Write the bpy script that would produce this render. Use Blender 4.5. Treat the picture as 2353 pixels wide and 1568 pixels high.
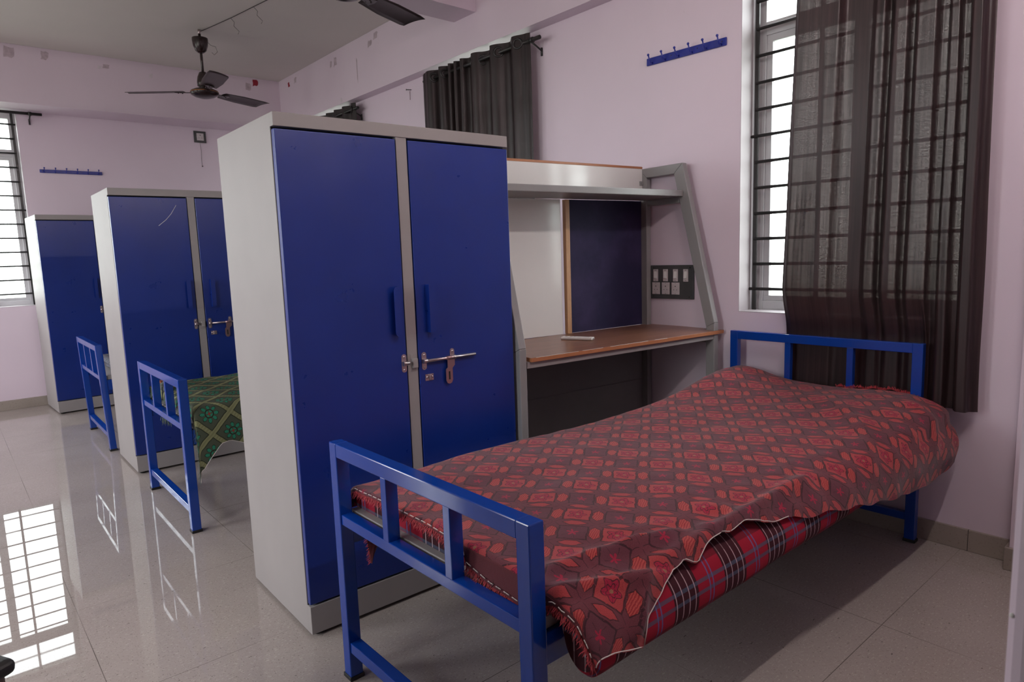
import bpy, bmesh, math, random
from mathutils import Vector, Matrix, noise
random.seed(7)
sc = bpy.context.scene
for o in list(bpy.data.objects): bpy.data.objects.remove(o)

# ------------------------------------------------------------------ camera, world, lights, exposure
CAM = Vector((-0.7518, -1.8633, 1.1513)); YAW, PITCH, ROLL, FPX = 0.70747, 0.131813, -0.033637, 1531.8
def cam_axes():
    f = Vector((math.sin(YAW)*math.cos(PITCH), math.cos(YAW)*math.cos(PITCH), -math.sin(PITCH)))
    r = Vector((math.cos(YAW), -math.sin(YAW), 0)); u = r.cross(f)
    c, s = math.cos(ROLL), math.sin(ROLL)
    return c*r + s*u, -s*r + c*u, f
_r, _u, _f = cam_axes()
cd = bpy.data.cameras.new('camera'); cam = bpy.data.objects.new('camera', cd)
sc.collection.objects.link(cam); sc.camera = cam
cam.matrix_world = Matrix(((_r.x, _u.x, -_f.x, CAM.x), (_r.y, _u.y, -_f.y, CAM.y), (_r.z, _u.z, -_f.z, CAM.z), (0, 0, 0, 1)))
cd.sensor_fit = 'HORIZONTAL'; cd.sensor_width = 36; cd.lens = FPX/2353*36; cd.clip_start = 0.02
cd.dof.use_dof = True; cd.dof.focus_distance = 2.0; cd.dof.aperture_fstop = 11

sc.view_settings.view_transform = 'Standard'; sc.view_settings.look = 'None'
sc.view_settings.gamma = 1; sc.view_settings.use_curve_mapping = False
sc.view_settings.exposure = 0.16
sc.cycles.use_denoising = True
try: sc.cycles.denoiser = 'OPENIMAGEDENOISE'
except Exception: pass
sc.cycles.max_bounces = 10; sc.cycles.diffuse_bounces = 5; sc.cycles.glossy_bounces = 4
sc.cycles.transparent_max_bounces = 16; sc.cycles.transmission_bounces = 4
sc.cycles.sample_clamp_indirect = 3; sc.cycles.caustics_reflective = False; sc.cycles.caustics_refractive = False

SKY = 11.0      # brightness of the overcast sky
TUBE = 105.0    # brightness of the tube light on the door wall (built below)
w = bpy.data.worlds.new('sky'); sc.world = w; w.use_nodes = True
nt = w.node_tree; nt.nodes.clear()
wo = nt.nodes.new('ShaderNodeOutputWorld'); wb = nt.nodes.new('ShaderNodeBackground')
tc = nt.nodes.new('ShaderNodeTexCoord'); sx = nt.nodes.new('ShaderNodeSeparateXYZ'); cr = nt.nodes.new('ShaderNodeValToRGB')
mr = nt.nodes.new('ShaderNodeMapRange'); mr.inputs[1].default_value = -0.35; mr.inputs[2].default_value = 0.6
cr.color_ramp.elements[0].position = 0.0; cr.color_ramp.elements[0].color = (0.20, 0.225, 0.19, 1)
cr.color_ramp.elements[1].position = 1.0; cr.color_ramp.elements[1].color = (0.95, 0.97, 1, 1)
e_ = cr.color_ramp.elements.new(0.30); e_.color = (0.34, 0.36, 0.33, 1)
e_ = cr.color_ramp.elements.new(0.42); e_.color = (0.80, 0.84, 0.84, 1)
nt.links.new(tc.outputs['Generated'], sx.inputs[0]); nt.links.new(sx.outputs[2], mr.inputs[0])
nt.links.new(mr.outputs[0], cr.inputs[0]); nt.links.new(cr.outputs[0], wb.inputs[0]); nt.links.new(wb.outputs[0], wo.inputs[0])
wb.inputs[1].default_value = SKY

# main room measurements (metres)
XW, BXO, BZ, ZC = 2.0384, 1.9476, 2.4185, 2.8494       # right wall, beam face, beam underside, ceiling
YW, YBF = 4.9546, 4.6033                               # far wall, far beam face
XL, YN = -2.9, -1.74                                   # left wall, near wall (door wall)
WT = 0.22
SILL, HEAD = 0.8465, BZ
RWIN = [(-1.115, -0.216), (1.151, 2.11), (3.392, 4.35)]  # windows of the right wall (y ranges)
FWIN = (-1.02, -0.115)                                  # window of the far wall (x range)
LWIN = [(-1.15, -0.05), (1.0, 2.1), (3.2, 4.3)]       # windows of the left wall

def portal(name, loc, rot, sx_, sy_):
    l = bpy.data.lights.new(name, 'AREA'); l.shape = 'RECTANGLE'; l.size = sx_; l.size_y = sy_
    l.cycles.is_portal = True
    o = bpy.data.objects.new(name, l); sc.collection.objects.link(o)
    o.location = loc; o.rotation_euler = rot
for i, (a, b) in enumerate(LWIN):
    portal('daylight_left', (XL-WT-0.02, (a+b)/2, (SILL+HEAD)/2), (0, -math.pi/2, 0), HEAD-SILL, b-a)
for a, b in RWIN:
    portal('daylight_right', (XW+WT+0.02, (a+b)/2, (SILL+HEAD)/2), (0, math.pi/2, 0), HEAD-SILL, b-a)
portal('daylight_far', ((FWIN[0]+FWIN[1])/2, YW+WT+0.02, (SILL+HEAD)/2), (-math.pi/2, 0, 0), FWIN[1]-FWIN[0], HEAD-SILL)

# ------------------------------------------------------------------ node helpers
def lin(c):
    return tuple(((v/255)/12.92 if v/255 <= 0.04045 else (((v/255)+0.055)/1.055)**2.4) for v in c[:3]) + (1,)
class V:
    """a scalar socket inside a node tree, with arithmetic"""
    def __init__(s, nt, k): s.nt = nt; s.k = k
    def _m(s, op, *a, clamp=False):
        n = s.nt.nodes.new('ShaderNodeMath'); n.operation = op; n.use_clamp = clamp
        for i, x in enumerate((s,)+a):
            if isinstance(x, V): s.nt.links.new(x.k, n.inputs[i])
            else: n.inputs[i].default_value = x
        return V(s.nt, n.outputs[0])
    def __add__(s, o): return s._m('ADD', o)
    def __sub__(s, o): return s._m('SUBTRACT', o)
    def __mul__(s, o): return s._m('MULTIPLY', o)
    def __truediv__(s, o): return s._m('DIVIDE', o)
    def rsub(s, c): return (s*-1.0)+c
    def floor(s): return s._m('FLOOR')
    def fract(s): return s._m('FRACT')
    def abs(s): return s._m('ABSOLUTE')
    def max(s, o): return s._m('MAXIMUM', o)
    def min(s, o): return s._m('MINIMUM', o)
    def lt(s, o): return s._m('LESS_THAN', o)
    def gt(s, o): return s._m('GREATER_THAN', o)
    def sin(s): return s._m('SINE')
    def cos(s): return s._m('COSINE')
    def atan2(s, o): return s._m('ARCTAN2', o)
    def sqrt(s): return s._m('SQRT')
    def mod2(s): return s._m('FLOORED_MODULO', 2.0)
class Mat:
    def __init__(s, name):
        s.m = bpy.data.materials.new(name); s.m.use_nodes = True; s.nt = s.m.node_tree
        s.bsdf = s.nt.nodes['Principled BSDF']; s.out = s.nt.nodes['Material Output']
    def val(s, k): return V(s.nt, k)
    def tc(s, which='Object'):
        return s.nt.nodes.new('ShaderNodeTexCoord').outputs[which]
    def sep(s, k):
        n = s.nt.nodes.new('ShaderNodeSeparateXYZ'); s.nt.links.new(k, n.inputs[0])
        return [V(s.nt, n.outputs[i]) for i in range(3)]
    def noise(s, k, scale, detail=3, rough=0.55, stretch=None):
        n = s.nt.nodes.new('ShaderNodeTexNoise'); n.inputs['Scale'].default_value = scale
        n.inputs['Detail'].default_value = detail; n.inputs['Roughness'].default_value = rough
        if stretch:
            mp = s.nt.nodes.new('ShaderNodeMapping'); mp.inputs['Scale'].default_value = stretch
            s.nt.links.new(k, mp.inputs[0]); k = mp.outputs[0]
        s.nt.links.new(k, n.inputs['Vector']); return V(s.nt, n.outputs['Fac'])
    def mix(s, fac, a, b):
        n = s.nt.nodes.new('ShaderNodeMix'); n.data_type = 'RGBA'
        s.nt.links.new(fac.k, n.inputs[0]) if isinstance(fac, V) else setattr(n.inputs[0], 'default_value', fac)
        for i, c in ((6, a), (7, b)):
            if isinstance(c, tuple): n.inputs[i].default_value = c
            else: s.nt.links.new(c, n.inputs[i])
        return n.outputs[2]
    def ramp(s, v, a, b):
        n = s.nt.nodes.new('ShaderNodeMapRange'); s.nt.links.new(v.k, n.inputs[0])
        n.inputs[1].default_value = a; n.inputs[2].default_value = b
        return V(s.nt, n.outputs[0])
    def base(s, c):
        if isinstance(c, tuple): s.bsdf.inputs['Base Color'].default_value = c
        else: s.nt.links.new(c, s.bsdf.inputs['Base Color'])
    def rough(s, r):
        if isinstance(r, V): s.nt.links.new(r.k, s.bsdf.inputs['Roughness'])
        else: s.bsdf.inputs['Roughness'].default_value = r
    def bump(s, v, strength=0.2, dist=0.002):
        n = s.nt.nodes.new('ShaderNodeBump'); n.inputs['Strength'].default_value = strength
        n.inputs['Distance'].default_value = dist
        s.nt.links.new(v.k, n.inputs['Height']); s.nt.links.new(n.outputs[0], s.bsdf.inputs['Normal'])
def plain(name, c, rough=0.5, spec=0.5, metal=0.0, var=0.06, scale=6.0, bump=0.0, bscale=120):
    m = Mat(name); a = tuple(x*(1-var) for x in c[:3])+(1,); b = tuple(min(1, x*(1+var)) for x in c[:3])+(1,)
    k = m.tc(); m.base(m.mix(m.ramp(m.noise(k, scale), 0.3, 0.7), a, b))
    m.rough(rough); m.bsdf.inputs['Specular IOR Level'].default_value = spec; m.bsdf.inputs['Metallic'].default_value = metal
    if bump: m.bump(m.noise(k, bscale, 4), bump, 0.001)
    return m.m

# ------------------------------------------------------------------ materials
def wall_mat(name, c):
    m = Mat(name); k = m.tc(); n = m.ramp(m.noise(k, 1.7, 4), 0.3, 0.75)
    c2 = tuple(x*0.94 for x in c[:3])+(1,); col = m.mix(n, c, c2)
    sp = m.ramp(m.noise(k, 7.0, 5, 0.7), 0.70, 0.74); col = m.mix(sp*0.18, col, lin((150, 120, 135)))
    m.base(col); m.rough(0.55); m.bsdf.inputs['Specular IOR Level'].default_value = 0.3
    m.bump(m.noise(k, 60, 4), 0.12, 0.001); return m.m
M_WALL = wall_mat('lilac_wall_paint', (0.765, 0.645, 0.735, 1))
M_CEIL = wall_mat('grey_white_ceiling_paint', (0.69, 0.65, 0.61, 1))
M_REVEAL = plain('darkened_reveal_paint', (0.42, 0.38, 0.40, 1), 0.5, var=0.03)  # wall paint made darker here to offset the strong window light

def floor_mat():
    m = Mat('polished_speckled_floor_tiles'); k = m.tc(); x, y, z = m.sep(k)
    def joint(v, off, pitch, w_): return ((((v-off)/pitch).fract()-0.5).abs()-0.5).abs().lt(w_/pitch)
    j = joint(x, -0.515, 0.603, 0.0011).max(joint(y, 0.722, 0.6215, 0.0011))
    cloud = m.ramp(m.noise(k, 2.2, 4), 0.3, 0.7)
    col = m.mix(cloud, (0.36, 0.31, 0.288, 1), (0.415, 0.362, 0.335, 1))
    fl = m.ramp(m.noise(k, 80, 3, 0.6, (1, 2.6, 1)), 0.58, 0.66); col = m.mix(fl*0.5, col, (0.60, 0.55, 0.50, 1))
    dk = m.ramp(m.noise(k, 110, 3, 0.6, (2.4, 1, 1)), 0.60, 0.67); col = m.mix(dk*0.65, col, (0.16, 0.13, 0.115, 1))
    dk2 = m.ramp(m.noise(k, 48, 3, 0.6, (1, 2.2, 1)), 0.685, 0.715); col = m.mix(dk2*0.8, col, (0.06, 0.05, 0.045, 1))
    jm = m.ramp(m.noise(k, 1.1, 2), 0.42, 0.62)*0.75+0.2; col = m.mix(j*jm, col, (0.12, 0.10, 0.09, 1)); m.base(col)
    m.rough(m.ramp(m.noise(k, 3.5, 3), 0.45, 0.75)*0.02+0.008)
    m.bsdf.inputs['Specular IOR Level'].default_value = 0.30
    m.bump(m.noise(k, 2.5, 1), 0.02, 0.001); return m.m
M_FLOOR = floor_mat()
def skirt_mat():
    m = Mat('speckled_stone_skirting'); k = m.tc(); x, y, z = m.sep(k)
    col = m.mix(m.ramp(m.noise(k, 5, 3), 0.3, 0.7), (0.30, 0.255, 0.22, 1), (0.36, 0.31, 0.27, 1))
    dk = m.ramp(m.noise(k, 130, 3), 0.6, 0.68); col = m.mix(dk*0.5, col, (0.17, 0.14, 0.12, 1))
    def joint(v, off, pitch): return ((((v-off)/pitch).fract()-0.5).abs()-0.5).abs().lt(0.0013/pitch)
    col = m.mix(joint(y, 0.70, 0.6215).max(joint(x, -0.515, 0.603)), col, (0.06, 0.05, 0.045, 1))
    m.base(col); m.rough(0.28); return m.m
M_SKIRT = skirt_mat()

def blue_mat(name, c, rough):
    m = Mat(name); k = m.tc()
    col = m.mix(m.ramp(m.noise(k, 3.5, 4), 0.35, 0.7), c, tuple(x*1.15 for x in c[:3])+(1,))
    m.base(col); m.rough(m.ramp(m.noise(k, 9, 4), 0.3, 0.8)*0.08+rough)
    m.bsdf.inputs['Specular IOR Level'].default_value = 0.62
    return m.m
M_BLUE = blue_mat('glossy_blue_enamel', (0.004, 0.045, 0.30, 1), 0.08)
M_DOOR = blue_mat('satin_blue_door_paint', (0.005, 0.024, 0.19, 1), 0.27)
M_GREY = plain('light_grey_powder_coat', (0.33, 0.305, 0.30, 1), 0.5, 0.25, var=0.05, scale=2.5, bump=0.04, bscale=260)
M_GREYD = plain('mid_grey_powder_coat', (0.27, 0.262, 0.262, 1), 0.38, var=0.04, bump=0.03, bscale=260)
M_PANEL = plain('dark_grey_sheet_metal', (0.21, 0.20, 0.20, 1), 0.45, var=0.05)
M_BLACK = plain('black_rubber', (0.010, 0.010, 0.011, 1), 0.5)
M_BLACKMET = plain('black_painted_metal', (0.018, 0.016, 0.016, 1), 0.32)
M_STEEL = plain('brushed_steel', (0.62, 0.52, 0.53, 1), 0.28, metal=0.95)
M_WHITE = plain('white_plastic', (0.82, 0.80, 0.78, 1), 0.3, var=0.02)
M_IVORY = plain('grubby_white_plastic', (0.58, 0.52, 0.53, 1), 0.35, var=0.06, scale=40)
M_BOARDW = plain('white_laminate_board', (0.80, 0.78, 0.76, 1), 0.13, var=0.015)
M_PVC = plain('white_window_frame', (0.62, 0.61, 0.63, 1), 0.35, var=0.03)
M_BROWN = plain('dark_brown_fan_enamel', (0.022, 0.010, 0.010, 1), 0.22)
M_BLADE = plain('dark_brown_fan_blade', (0.038, 0.024, 0.026, 1), 0.4, var=0.15, scale=25)
M_GOLD = plain('dull_gold_trim', (0.30, 0.13, 0.05, 1), 0.3, metal=0.7)
M_PLATE = plain('dark_grey_switch_plate', (0.060, 0.060, 0.062, 1), 0.5, var=0.15, scale=18)
M_DARK = plain('dark_hole', (0.012, 0.010, 0.010, 1), 0.7)
M_HOOK = plain('cobalt_blue_rack_paint', (0.020, 0.030, 0.26, 1), 0.3)
M_RED = plain('faded_red_paper', (0.28, 0.012, 0.03, 1), 0.7)
M_TAPE = plain('grey_tape_residue', (0.50, 0.40, 0.45, 1), 0.6, var=0.2, scale=30)
M_TAPEL = plain('pale_tape_residue', (0.68, 0.60, 0.65, 1), 0.5, var=0.1, scale=30)
M_CHIP = plain('white_paint_chip', (0.8, 0.8, 0.76, 1), 0.6)
M_PLY = plain('grey_steel_bed_sheet', (0.36, 0.34, 0.33, 1), 0.4, var=0.05)
M_STITCH = plain('white_thread', (0.72, 0.66, 0.62, 1), 0.8)
M_FRINGE = plain('frayed_red_thread', (0.36, 0.035, 0.045, 1), 0.85, var=0.3, scale=60)
M_FRINGEG = plain('frayed_green_thread', (0.10, 0.13, 0.10, 1), 0.85, var=0.3, scale=60)
M_CHAIRP = plain('brown_grey_plastic', (0.16, 0.12, 0.10, 1), 0.45)
M_WIRE = plain('dusty_wire', (0.05, 0.04, 0.04, 1), 0.7)

def wood_mat(name, a, b, rough, axis):
    m = Mat(name); k = m.tc()
    n = m.noise(k, 5, 6, 0.65, axis); n2 = m.noise(k, 60, 3, 0.6, axis)
    col = m.mix(m.ramp(n, 0.3, 0.7), a, b); col = m.mix(m.ramp(n2, 0.45, 0.75)*0.35, col, tuple(x*0.55 for x in a[:3])+(1,))
    m.base(col); m.rough(rough); return m.m
M_TOP = wood_mat('brown_wood_laminate', (0.17, 0.075, 0.045, 1), (0.27, 0.125, 0.08, 1), 0.30, (1, 8, 8))
M_EDGE = wood_mat('orange_wood_edge', (0.36, 0.13, 0.055, 1), (0.46, 0.19, 0.085, 1), 0.4, (1, 12, 12))
M_BATTEN = wood_mat('tan_wood_batten', (0.50, 0.27, 0.13, 1), (0.62, 0.37, 0.20, 1), 0.5, (10, 10, 1))
def pin_mat():
    m = Mat('dusty_navy_pin_board'); k = m.tc()
    n = m.ramp(m.noise(k, 3.0, 5, 0.6), 0.45, 0.8)
    col = m.mix(n, (0.008, 0.006, 0.042, 1), (0.050, 0.032, 0.105, 1)); m.base(col); m.rough(0.75)
    m.bump(m.noise(k, 300, 2), 0.2, 0.0005); return m.m
M_PIN = pin_mat()

def curtain_mat(name='sheer_dark_brown_curtain', thin=0.048, dim=1.0):
    m = Mat(name); k = m.tc('UV')
    weave = m.noise(k, 430, 2, 0.6, (1, 0.4, 1)); streak = m.noise(k, 40, 4, 0.6, (1, 0.03, 1))
    col = m.mix(m.ramp(streak, 0.35, 0.7), (0.014*dim, 0.0075*dim, 0.008*dim, 1), (0.046*dim, 0.024*dim, 0.0255*dim, 1))
    m.base(col); m.rough(0.42); m.bsdf.inputs['Specular IOR Level'].default_value = 0.4
    m.bump(streak, 0.25, 0.002)
    nt = m.nt
    tr = nt.nodes.new('ShaderNodeBsdfTransparent'); tr.inputs[0].default_value = (0.9, 0.80, 0.77, 1); tl = nt.nodes.new('ShaderNodeBsdfTranslucent')
    tl.inputs[0].default_value = (0.0025, 0.0016, 0.0016, 1)
    ad = nt.nodes.new('ShaderNodeAddShader'); nt.links.new(m.bsdf.outputs[0], ad.inputs[0]); nt.links.new(tl.outputs[0], ad.inputs[1])
    mx = nt.nodes.new('ShaderNodeMixShader')
    lw = nt.nodes.new('ShaderNodeLayerWeight'); lw.inputs[0].default_value = 0.5
    face = V(nt, lw.outputs['Facing']).rsub(1.0); face = face*face*face
    f = ((m.ramp(weave, 0.42, 0.68)*m.ramp(streak, 0.25, 0.7)*thin)+thin*0.015)*face
    nt.links.new(f.k, mx.inputs[0]); nt.links.new(ad.outputs[0], mx.inputs[1]); nt.links.new(tr.outputs[0], mx.inputs[2])
    nt.links.new(mx.outputs[0], m.out.inputs[0]); return m.m
M_CURT = curtain_mat(); M_CURTD = curtain_mat('dense_dark_brown_curtain', 0.004, 0.55)
def glass_mat():
    m = Mat('window_glass'); nt = m.nt
    tr = nt.nodes.new('ShaderNodeBsdfTransparent'); tr.inputs[0].default_value = (0.93, 0.95, 0.94, 1)
    gl = nt.nodes.new('ShaderNodeBsdfGlossy'); gl.inputs['Roughness'].default_value = 0.02
    fr = nt.nodes.new('ShaderNodeLayerWeight'); fr.inputs[0].default_value = 0.5; fv = V(nt, fr.outputs['Facing'])
    fv = (fv._m('POWER', 5.0)*0.5)+0.03
    mx = nt.nodes.new('ShaderNodeMixShader'); nt.links.new(fv.k, mx.inputs[0])
    nt.links.new(tr.outputs[0], mx.inputs[1]); nt.links.new(gl.outputs[0], mx.inputs[2]); nt.links.new(mx.outputs[0], m.out.inputs[0])
    return m.m
M_GLASS = glass_mat()

def cover_mat():
    m = Mat('woven_red_flower_bedspread'); k = m.tc('UV'); u, v, _ = m.sep(k)
    wv = m.noise(k, 9, 3)
    P = 0.0970; ca, sa = 0.606/P, 0.797/P
    wx = (wv-0.5)*0.16+(m.noise(k, 34, 2)-0.5)*0.10
    a = u*ca+v*sa+wx; b = u*(-sa)+v*ca+(m.noise(k, 8, 3)-0.5)*0.16+(m.noise(k, 31, 2)-0.5)*0.10+0.2
    par = (a.floor()+b.floor()).mod2()
    fa = a.fract()-0.5; fb = b.fract()-0.5; aa = fa.abs(); ab = fb.abs()
    ha = aa.rsub(0.5); hb = ab.rsub(0.5)
    block = aa.max(ab)-0.325
    hexa = (ha-0.135).max(ab*0.9+ha*0.9-0.27)
    lens = (hb-0.105).max(aa*0.55+hb*1.0-0.165)
    star8 = ((ha-hb).abs()-0.008).max((ha.max(hb)-0.16)).max(ha.min(hb).rsub(0.03))
    r = (fa*fa+fb*fb).sqrt(); th = fb.atan2(fa)
    petal = r-((th*5.0).cos()*0.045+0.205); inner = r-((th*5.0+1.3).cos()*0.03+0.115)
    core = r-0.045
    star = r-((th*5.0+1.57).cos()*0.055+0.085)
    ray = ((th*2.5).sin().abs()-0.07).max(r-0.27).max(r.rsub(0.13))
    ground = lin((122, 66, 76)); lt = lin((196, 78, 80)); hx = lin((212, 96, 88)); crim = lin((190, 42, 76)); dk = lin((48, 32, 38)); tan = lin((176, 128, 96))
    stripe = (a*120.0+b*25).sin().gt(0.0)
    col = m.mix(lens.lt(0), ground, lt)
    hexc = m.mix(stripe, hx, lin((178, 58, 62)))
    col = m.mix(hexa.lt(0), col, hexc)
    isf = par.lt(0.5); notf = par.gt(0.5); inb = block.lt(0)
    col = m.mix(inb*isf, col, lt)
    col = m.mix(inb*notf, col, lin((112, 64, 76)))
    col = m.mix(petal.lt(0)*isf, col, crim)
    col = m.mix(star.lt(0)*notf, col, lin((190, 44, 78)))
    W = 0.013
    def ol(x, w_=W): return x.abs().lt(w_)
    W = 0.020
    lines = ol(block, W).max(ol(hexa)).max(ol(lens)).max(star8.lt(0))
    lines = lines.max(ol(petal, 0.011)*isf).max(ol(inner, 0.011)*isf).max(((th*5.0).sin().abs().lt(0.10)*(petal.lt(0)))*isf)
    lines = lines.max(ray.lt(0)*notf)
    brk = m.noise(k, 160, 2).gt(0.36)
    col = m.mix(lines*brk*0.85, col, dk)
    col = m.mix(core.lt(0)*isf, col, tan)
    # plain woven border along the foot hem
    foot = u.lt(0.060)
    col = m.mix(foot, col, lin((118, 60, 66)))
    th_ = m.noise(k, 700, 2); col = m.mix(m.ramp(th_, 0.30, 0.7)*0.50+0.10, col, lin((66, 30, 36)))
    m.base(col); m.rough(0.9); m.bsdf.inputs['Specular IOR Level'].default_value = 0.15
    m.bsdf.inputs['Sheen Weight'].default_value = 0.2
    m.bump(m.noise(k, 500, 3)+(lines*-0.6), 0.35, 0.0012); return m.m
M_COVER = cover_mat()
def green_mat():
    m = Mat('woven_green_zigzag_bedspread'); k = m.tc('UV'); u, v, _ = m.sep(k)
    P = 0.125; a = (u*0.72+v*0.70+(m.noise(k, 8, 3)-0.5)*0.02)/P; b = (v*0.72-u*0.70+(m.noise(k, 7, 3)-0.5)*0.02)/P
    fa = a.fract()-0.5; fb = b.fract()-0.5; s = fa.abs().max(fb.abs())
    r = (fa*fa+fb*fb).sqrt(); th = fb.atan2(fa)
    band = s.rsub(0.415)
    pet = r-((th*8.0).cos()*0.045+0.275); leaf = ((th*8.0).cos()*0.5+0.5)
    ring = (r-0.135).abs()-0.018
    base = lin((82, 88, 74)); col = m.mix(band.lt(0), base, lin((140, 142, 106)))
    grn = lin((52, 134, 108)); inner = r.lt(0.115)*((th*4.0+0.7).cos().gt(-0.35))
    col = m.mix(pet.lt(0)*leaf.gt(0.30)*r.gt(0.16), col, grn)
    col = m.mix(inner, col, grn); col = m.mix(r.lt(0.045), col, lin((140, 62, 54)))
    ln = (band.abs().lt(0.014)).max((pet.abs().lt(0.013)*leaf.gt(0.25))).max(ring.lt(0)).max((leaf-0.28).abs().lt(0.09)*pet.lt(0)*r.gt(0.15))
    col = m.mix(ln*0.85, col, lin((34, 40, 32)))
    rib = (a*60.0).sin().gt(0.0)*band.lt(0); col = m.mix(rib*0.35, col, lin((100, 100, 66)))
    m.base(col); m.rough(0.9); m.bsdf.inputs['Specular IOR Level'].default_value = 0.15
    m.bump(m.noise(k, 500, 3), 0.3, 0.001); return m.m
M_GREEN = green_mat()
def plaid_mat(name='red_plaid_mattress_cloth', red=lin((150, 26, 48)), dark=lin((62, 26, 34))):
    m = Mat(name); k = m.tc('UV'); u, v, _ = m.sep(k)
    P = 0.182; f = ((u-0.29)/P).fract()
    def line(c, w_): return (f-c).abs().lt(w_)
    col = m.mix(f.lt(0.46), red, dark)
    g = ((v+0.005)/0.115).fract()
    col = m.mix((g-0.2).abs().lt(0.035).max((g-0.40).abs().lt(0.035))*0.75, col, lin((74, 84, 104)))
    wl = line(0.04, 0.007).max(line(0.16, 0.007)).max(line(0.28, 0.007)).max(line(0.40, 0.007))
    col = m.mix(wl*0.75, col, lin((206, 180, 184)))
    bl = line(0.695, 0.010).max(line(0.765, 0.010)); col = m.mix(bl*0.85, col, lin((92, 100, 150)))
    gd = (g-0.80).abs().lt(0.12); col = m.mix(gd*0.55, col, dark)
    m.base(col); m.rough(0.85); m.bump(m.noise(k, 600, 2), 0.2, 0.0006)
    m.bsdf.inputs['Specular IOR Level'].default_value = 0.2; return m.m
M_PLAID = plaid_mat()
M_PLAIDB = plaid_mat('striped_grey_mattress_cloth', lin((120, 120, 128)), lin((70, 74, 84)))
M_PINK = plain('pink_patterned_blanket', lin((176, 92, 108)), 0.85, var=0.35, scale=30)

# ------------------------------------------------------------------ mesh helpers
class MB:
    def __init__(s): s.bm = bmesh.new(); s.uv = None
    def box(s, x0, x1, y0, y1, z0, z1, bev=0.0, seg=2):
        r = bmesh.ops.create_cube(s.bm, size=1.0); vs = r['verts']
        for v in vs: v.co = Vector(((x0+x1)/2+v.co.x*(x1-x0), (y0+y1)/2+v.co.y*(y1-y0), (z0+z1)/2+v.co.z*(z1-z0)))
        if bev > 0:
            es = list({e for v in vs for e in v.link_edges})
            bmesh.ops.bevel(s.bm, geom=es, offset=bev, segments=seg, profile=0.5, affect='EDGES')
        return s
    def tube(s, pts, r, n=10, cap=True):
        pts = [Vector(p) for p in pts]; rings = []
        rr = r if isinstance(r, (list, tuple)) else [r]*len(pts)
        ref = None
        for i, p in enumerate(pts):
            t = (pts[min(i+1, len(pts)-1)]-pts[max(i-1, 0)]).normalized()
            if ref is None:
                ref = Vector((0, 0, 1)) if abs(t.z) < 0.9 else Vector((1, 0, 0))
            a = t.cross(ref); 
            if a.length < 1e-5: a = t.cross(Vector((0, 1, 0)))
            a.normalize(); b = t.cross(a).normalized(); ref = a.cross(t)*1.0 if False else ref
            rings.append([s.bm.verts.new(p+(a*math.cos(2*math.pi*k/n)+b*math.sin(2*math.pi*k/n))*rr[i]) for k in range(n)])
        for i in range(len(rings)-1):
            for k in range(n):
                s.bm.faces.new((rings[i][k], rings[i][(k+1) % n], rings[i+1][(k+1) % n], rings[i+1][k])).smooth = True
        if cap:
            s.bm.faces.new(rings[0]); s.bm.faces.new(rings[-1])
        return s
    def lathe(s, prof, n=32, c=(0, 0, 0)):
        c = Vector(c); rings = []
        for r, z in prof:
            rings.append([s.bm.verts.new(c+Vector((r*math.cos(2*math.pi*k/n), r*math.sin(2*math.pi*k/n), z))) for k in range(n)])
        for i in range(len(rings)-1):
            for k in range(n):
                s.bm.faces.new((rings[i][k], rings[i][(k+1) % n], rings[i+1][(k+1) % n], rings[i+1][k])).smooth = True
        s.bm.faces.new(rings[0]); s.bm.faces.new(rings[-1]); return s
    def prism(s, poly, ax, a, b, bev=0.0):
        """polygon (2-d points) extruded along axis ax from a to b"""
        def P(p, t):
            if ax == 'x': return Vector((t, p[0], p[1]))
            if ax == 'y': return Vector((p[0], t, p[1]))
            return Vector((p[0], p[1], t))
        A = [s.bm.verts.new(P(p, a)) for p in poly]; B = [s.bm.verts.new(P(p, b)) for p in poly]
        n = len(poly); s.bm.faces.new(A); s.bm.faces.new(B)
        for i in range(n): s.bm.faces.new((A[i], A[(i+1) % n], B[(i+1) % n], B[i]))
        if bev:
            es = list({e for v in A+B for e in v.link_edges})
            bmesh.ops.bevel(s.bm, geom=es, offset=bev, segments=2, profile=0.5, affect='EDGES')
        return s
    def sphere(s, c, r, sub=2):
        q = bmesh.ops.create_icosphere(s.bm, subdivisions=sub, radius=r)
        for v in q['verts']: v.co += Vector(c)
        for f in {f for v in q['verts'] for f in v.link_faces}: f.smooth = True
        return s
    def grid(s, fn, nu, nv, uvfn=None):
        """fn(i,j)->Vector ; single sided sheet with UV"""
        uv = s.bm.loops.layers.uv.verify()
        g = [[s.bm.verts.new(fn(i, j)) for j in range(nv)] for i in range(nu)]
        for i in range(nu-1):
            for j in range(nv-1):
                f = s.bm.faces.new((g[i][j], g[i+1][j], g[i+1][j+1], g[i][j+1])); f.smooth = True
                for l, (a, b) in zip(f.loops, ((i, j), (i+1, j), (i+1, j+1), (i, j+1))):
                    l[uv].uv = uvfn(a, b) if uvfn else (a/(nu-1), b/(nv-1))
        return s
    def build(s, name, mat, parent=None, smooth=False):
        bmesh.ops.recalc_face_normals(s.bm, faces=s.bm.faces[:])
        me = bpy.data.meshes.new(name); s.bm.to_mesh(me); s.bm.free()
        me.materials.append(mat)
        if smooth:
            for p in me.polygons: p.use_smooth = True
        o = bpy.data.objects.new(name, me); sc.collection.objects.link(o)
        if parent is not None: o.parent = parent
        return o
def tag(o, label=None, cat=None, group=None, kind=None):
    if label: o['label'] = label
    if cat: o['category'] = cat
    if group: o['group'] = group
    if kind: o['kind'] = kind
    return o
def empty(name, loc, rz=0, label=None, cat=None, group=None, kind=None):
    o = bpy.data.objects.new(name, None); sc.collection.objects.link(o)
    o.empty_display_size = 0.1; o.location = loc; o.rotation_euler = (0, 0, rz)
    return tag(o, label, cat, group, kind)
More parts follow.
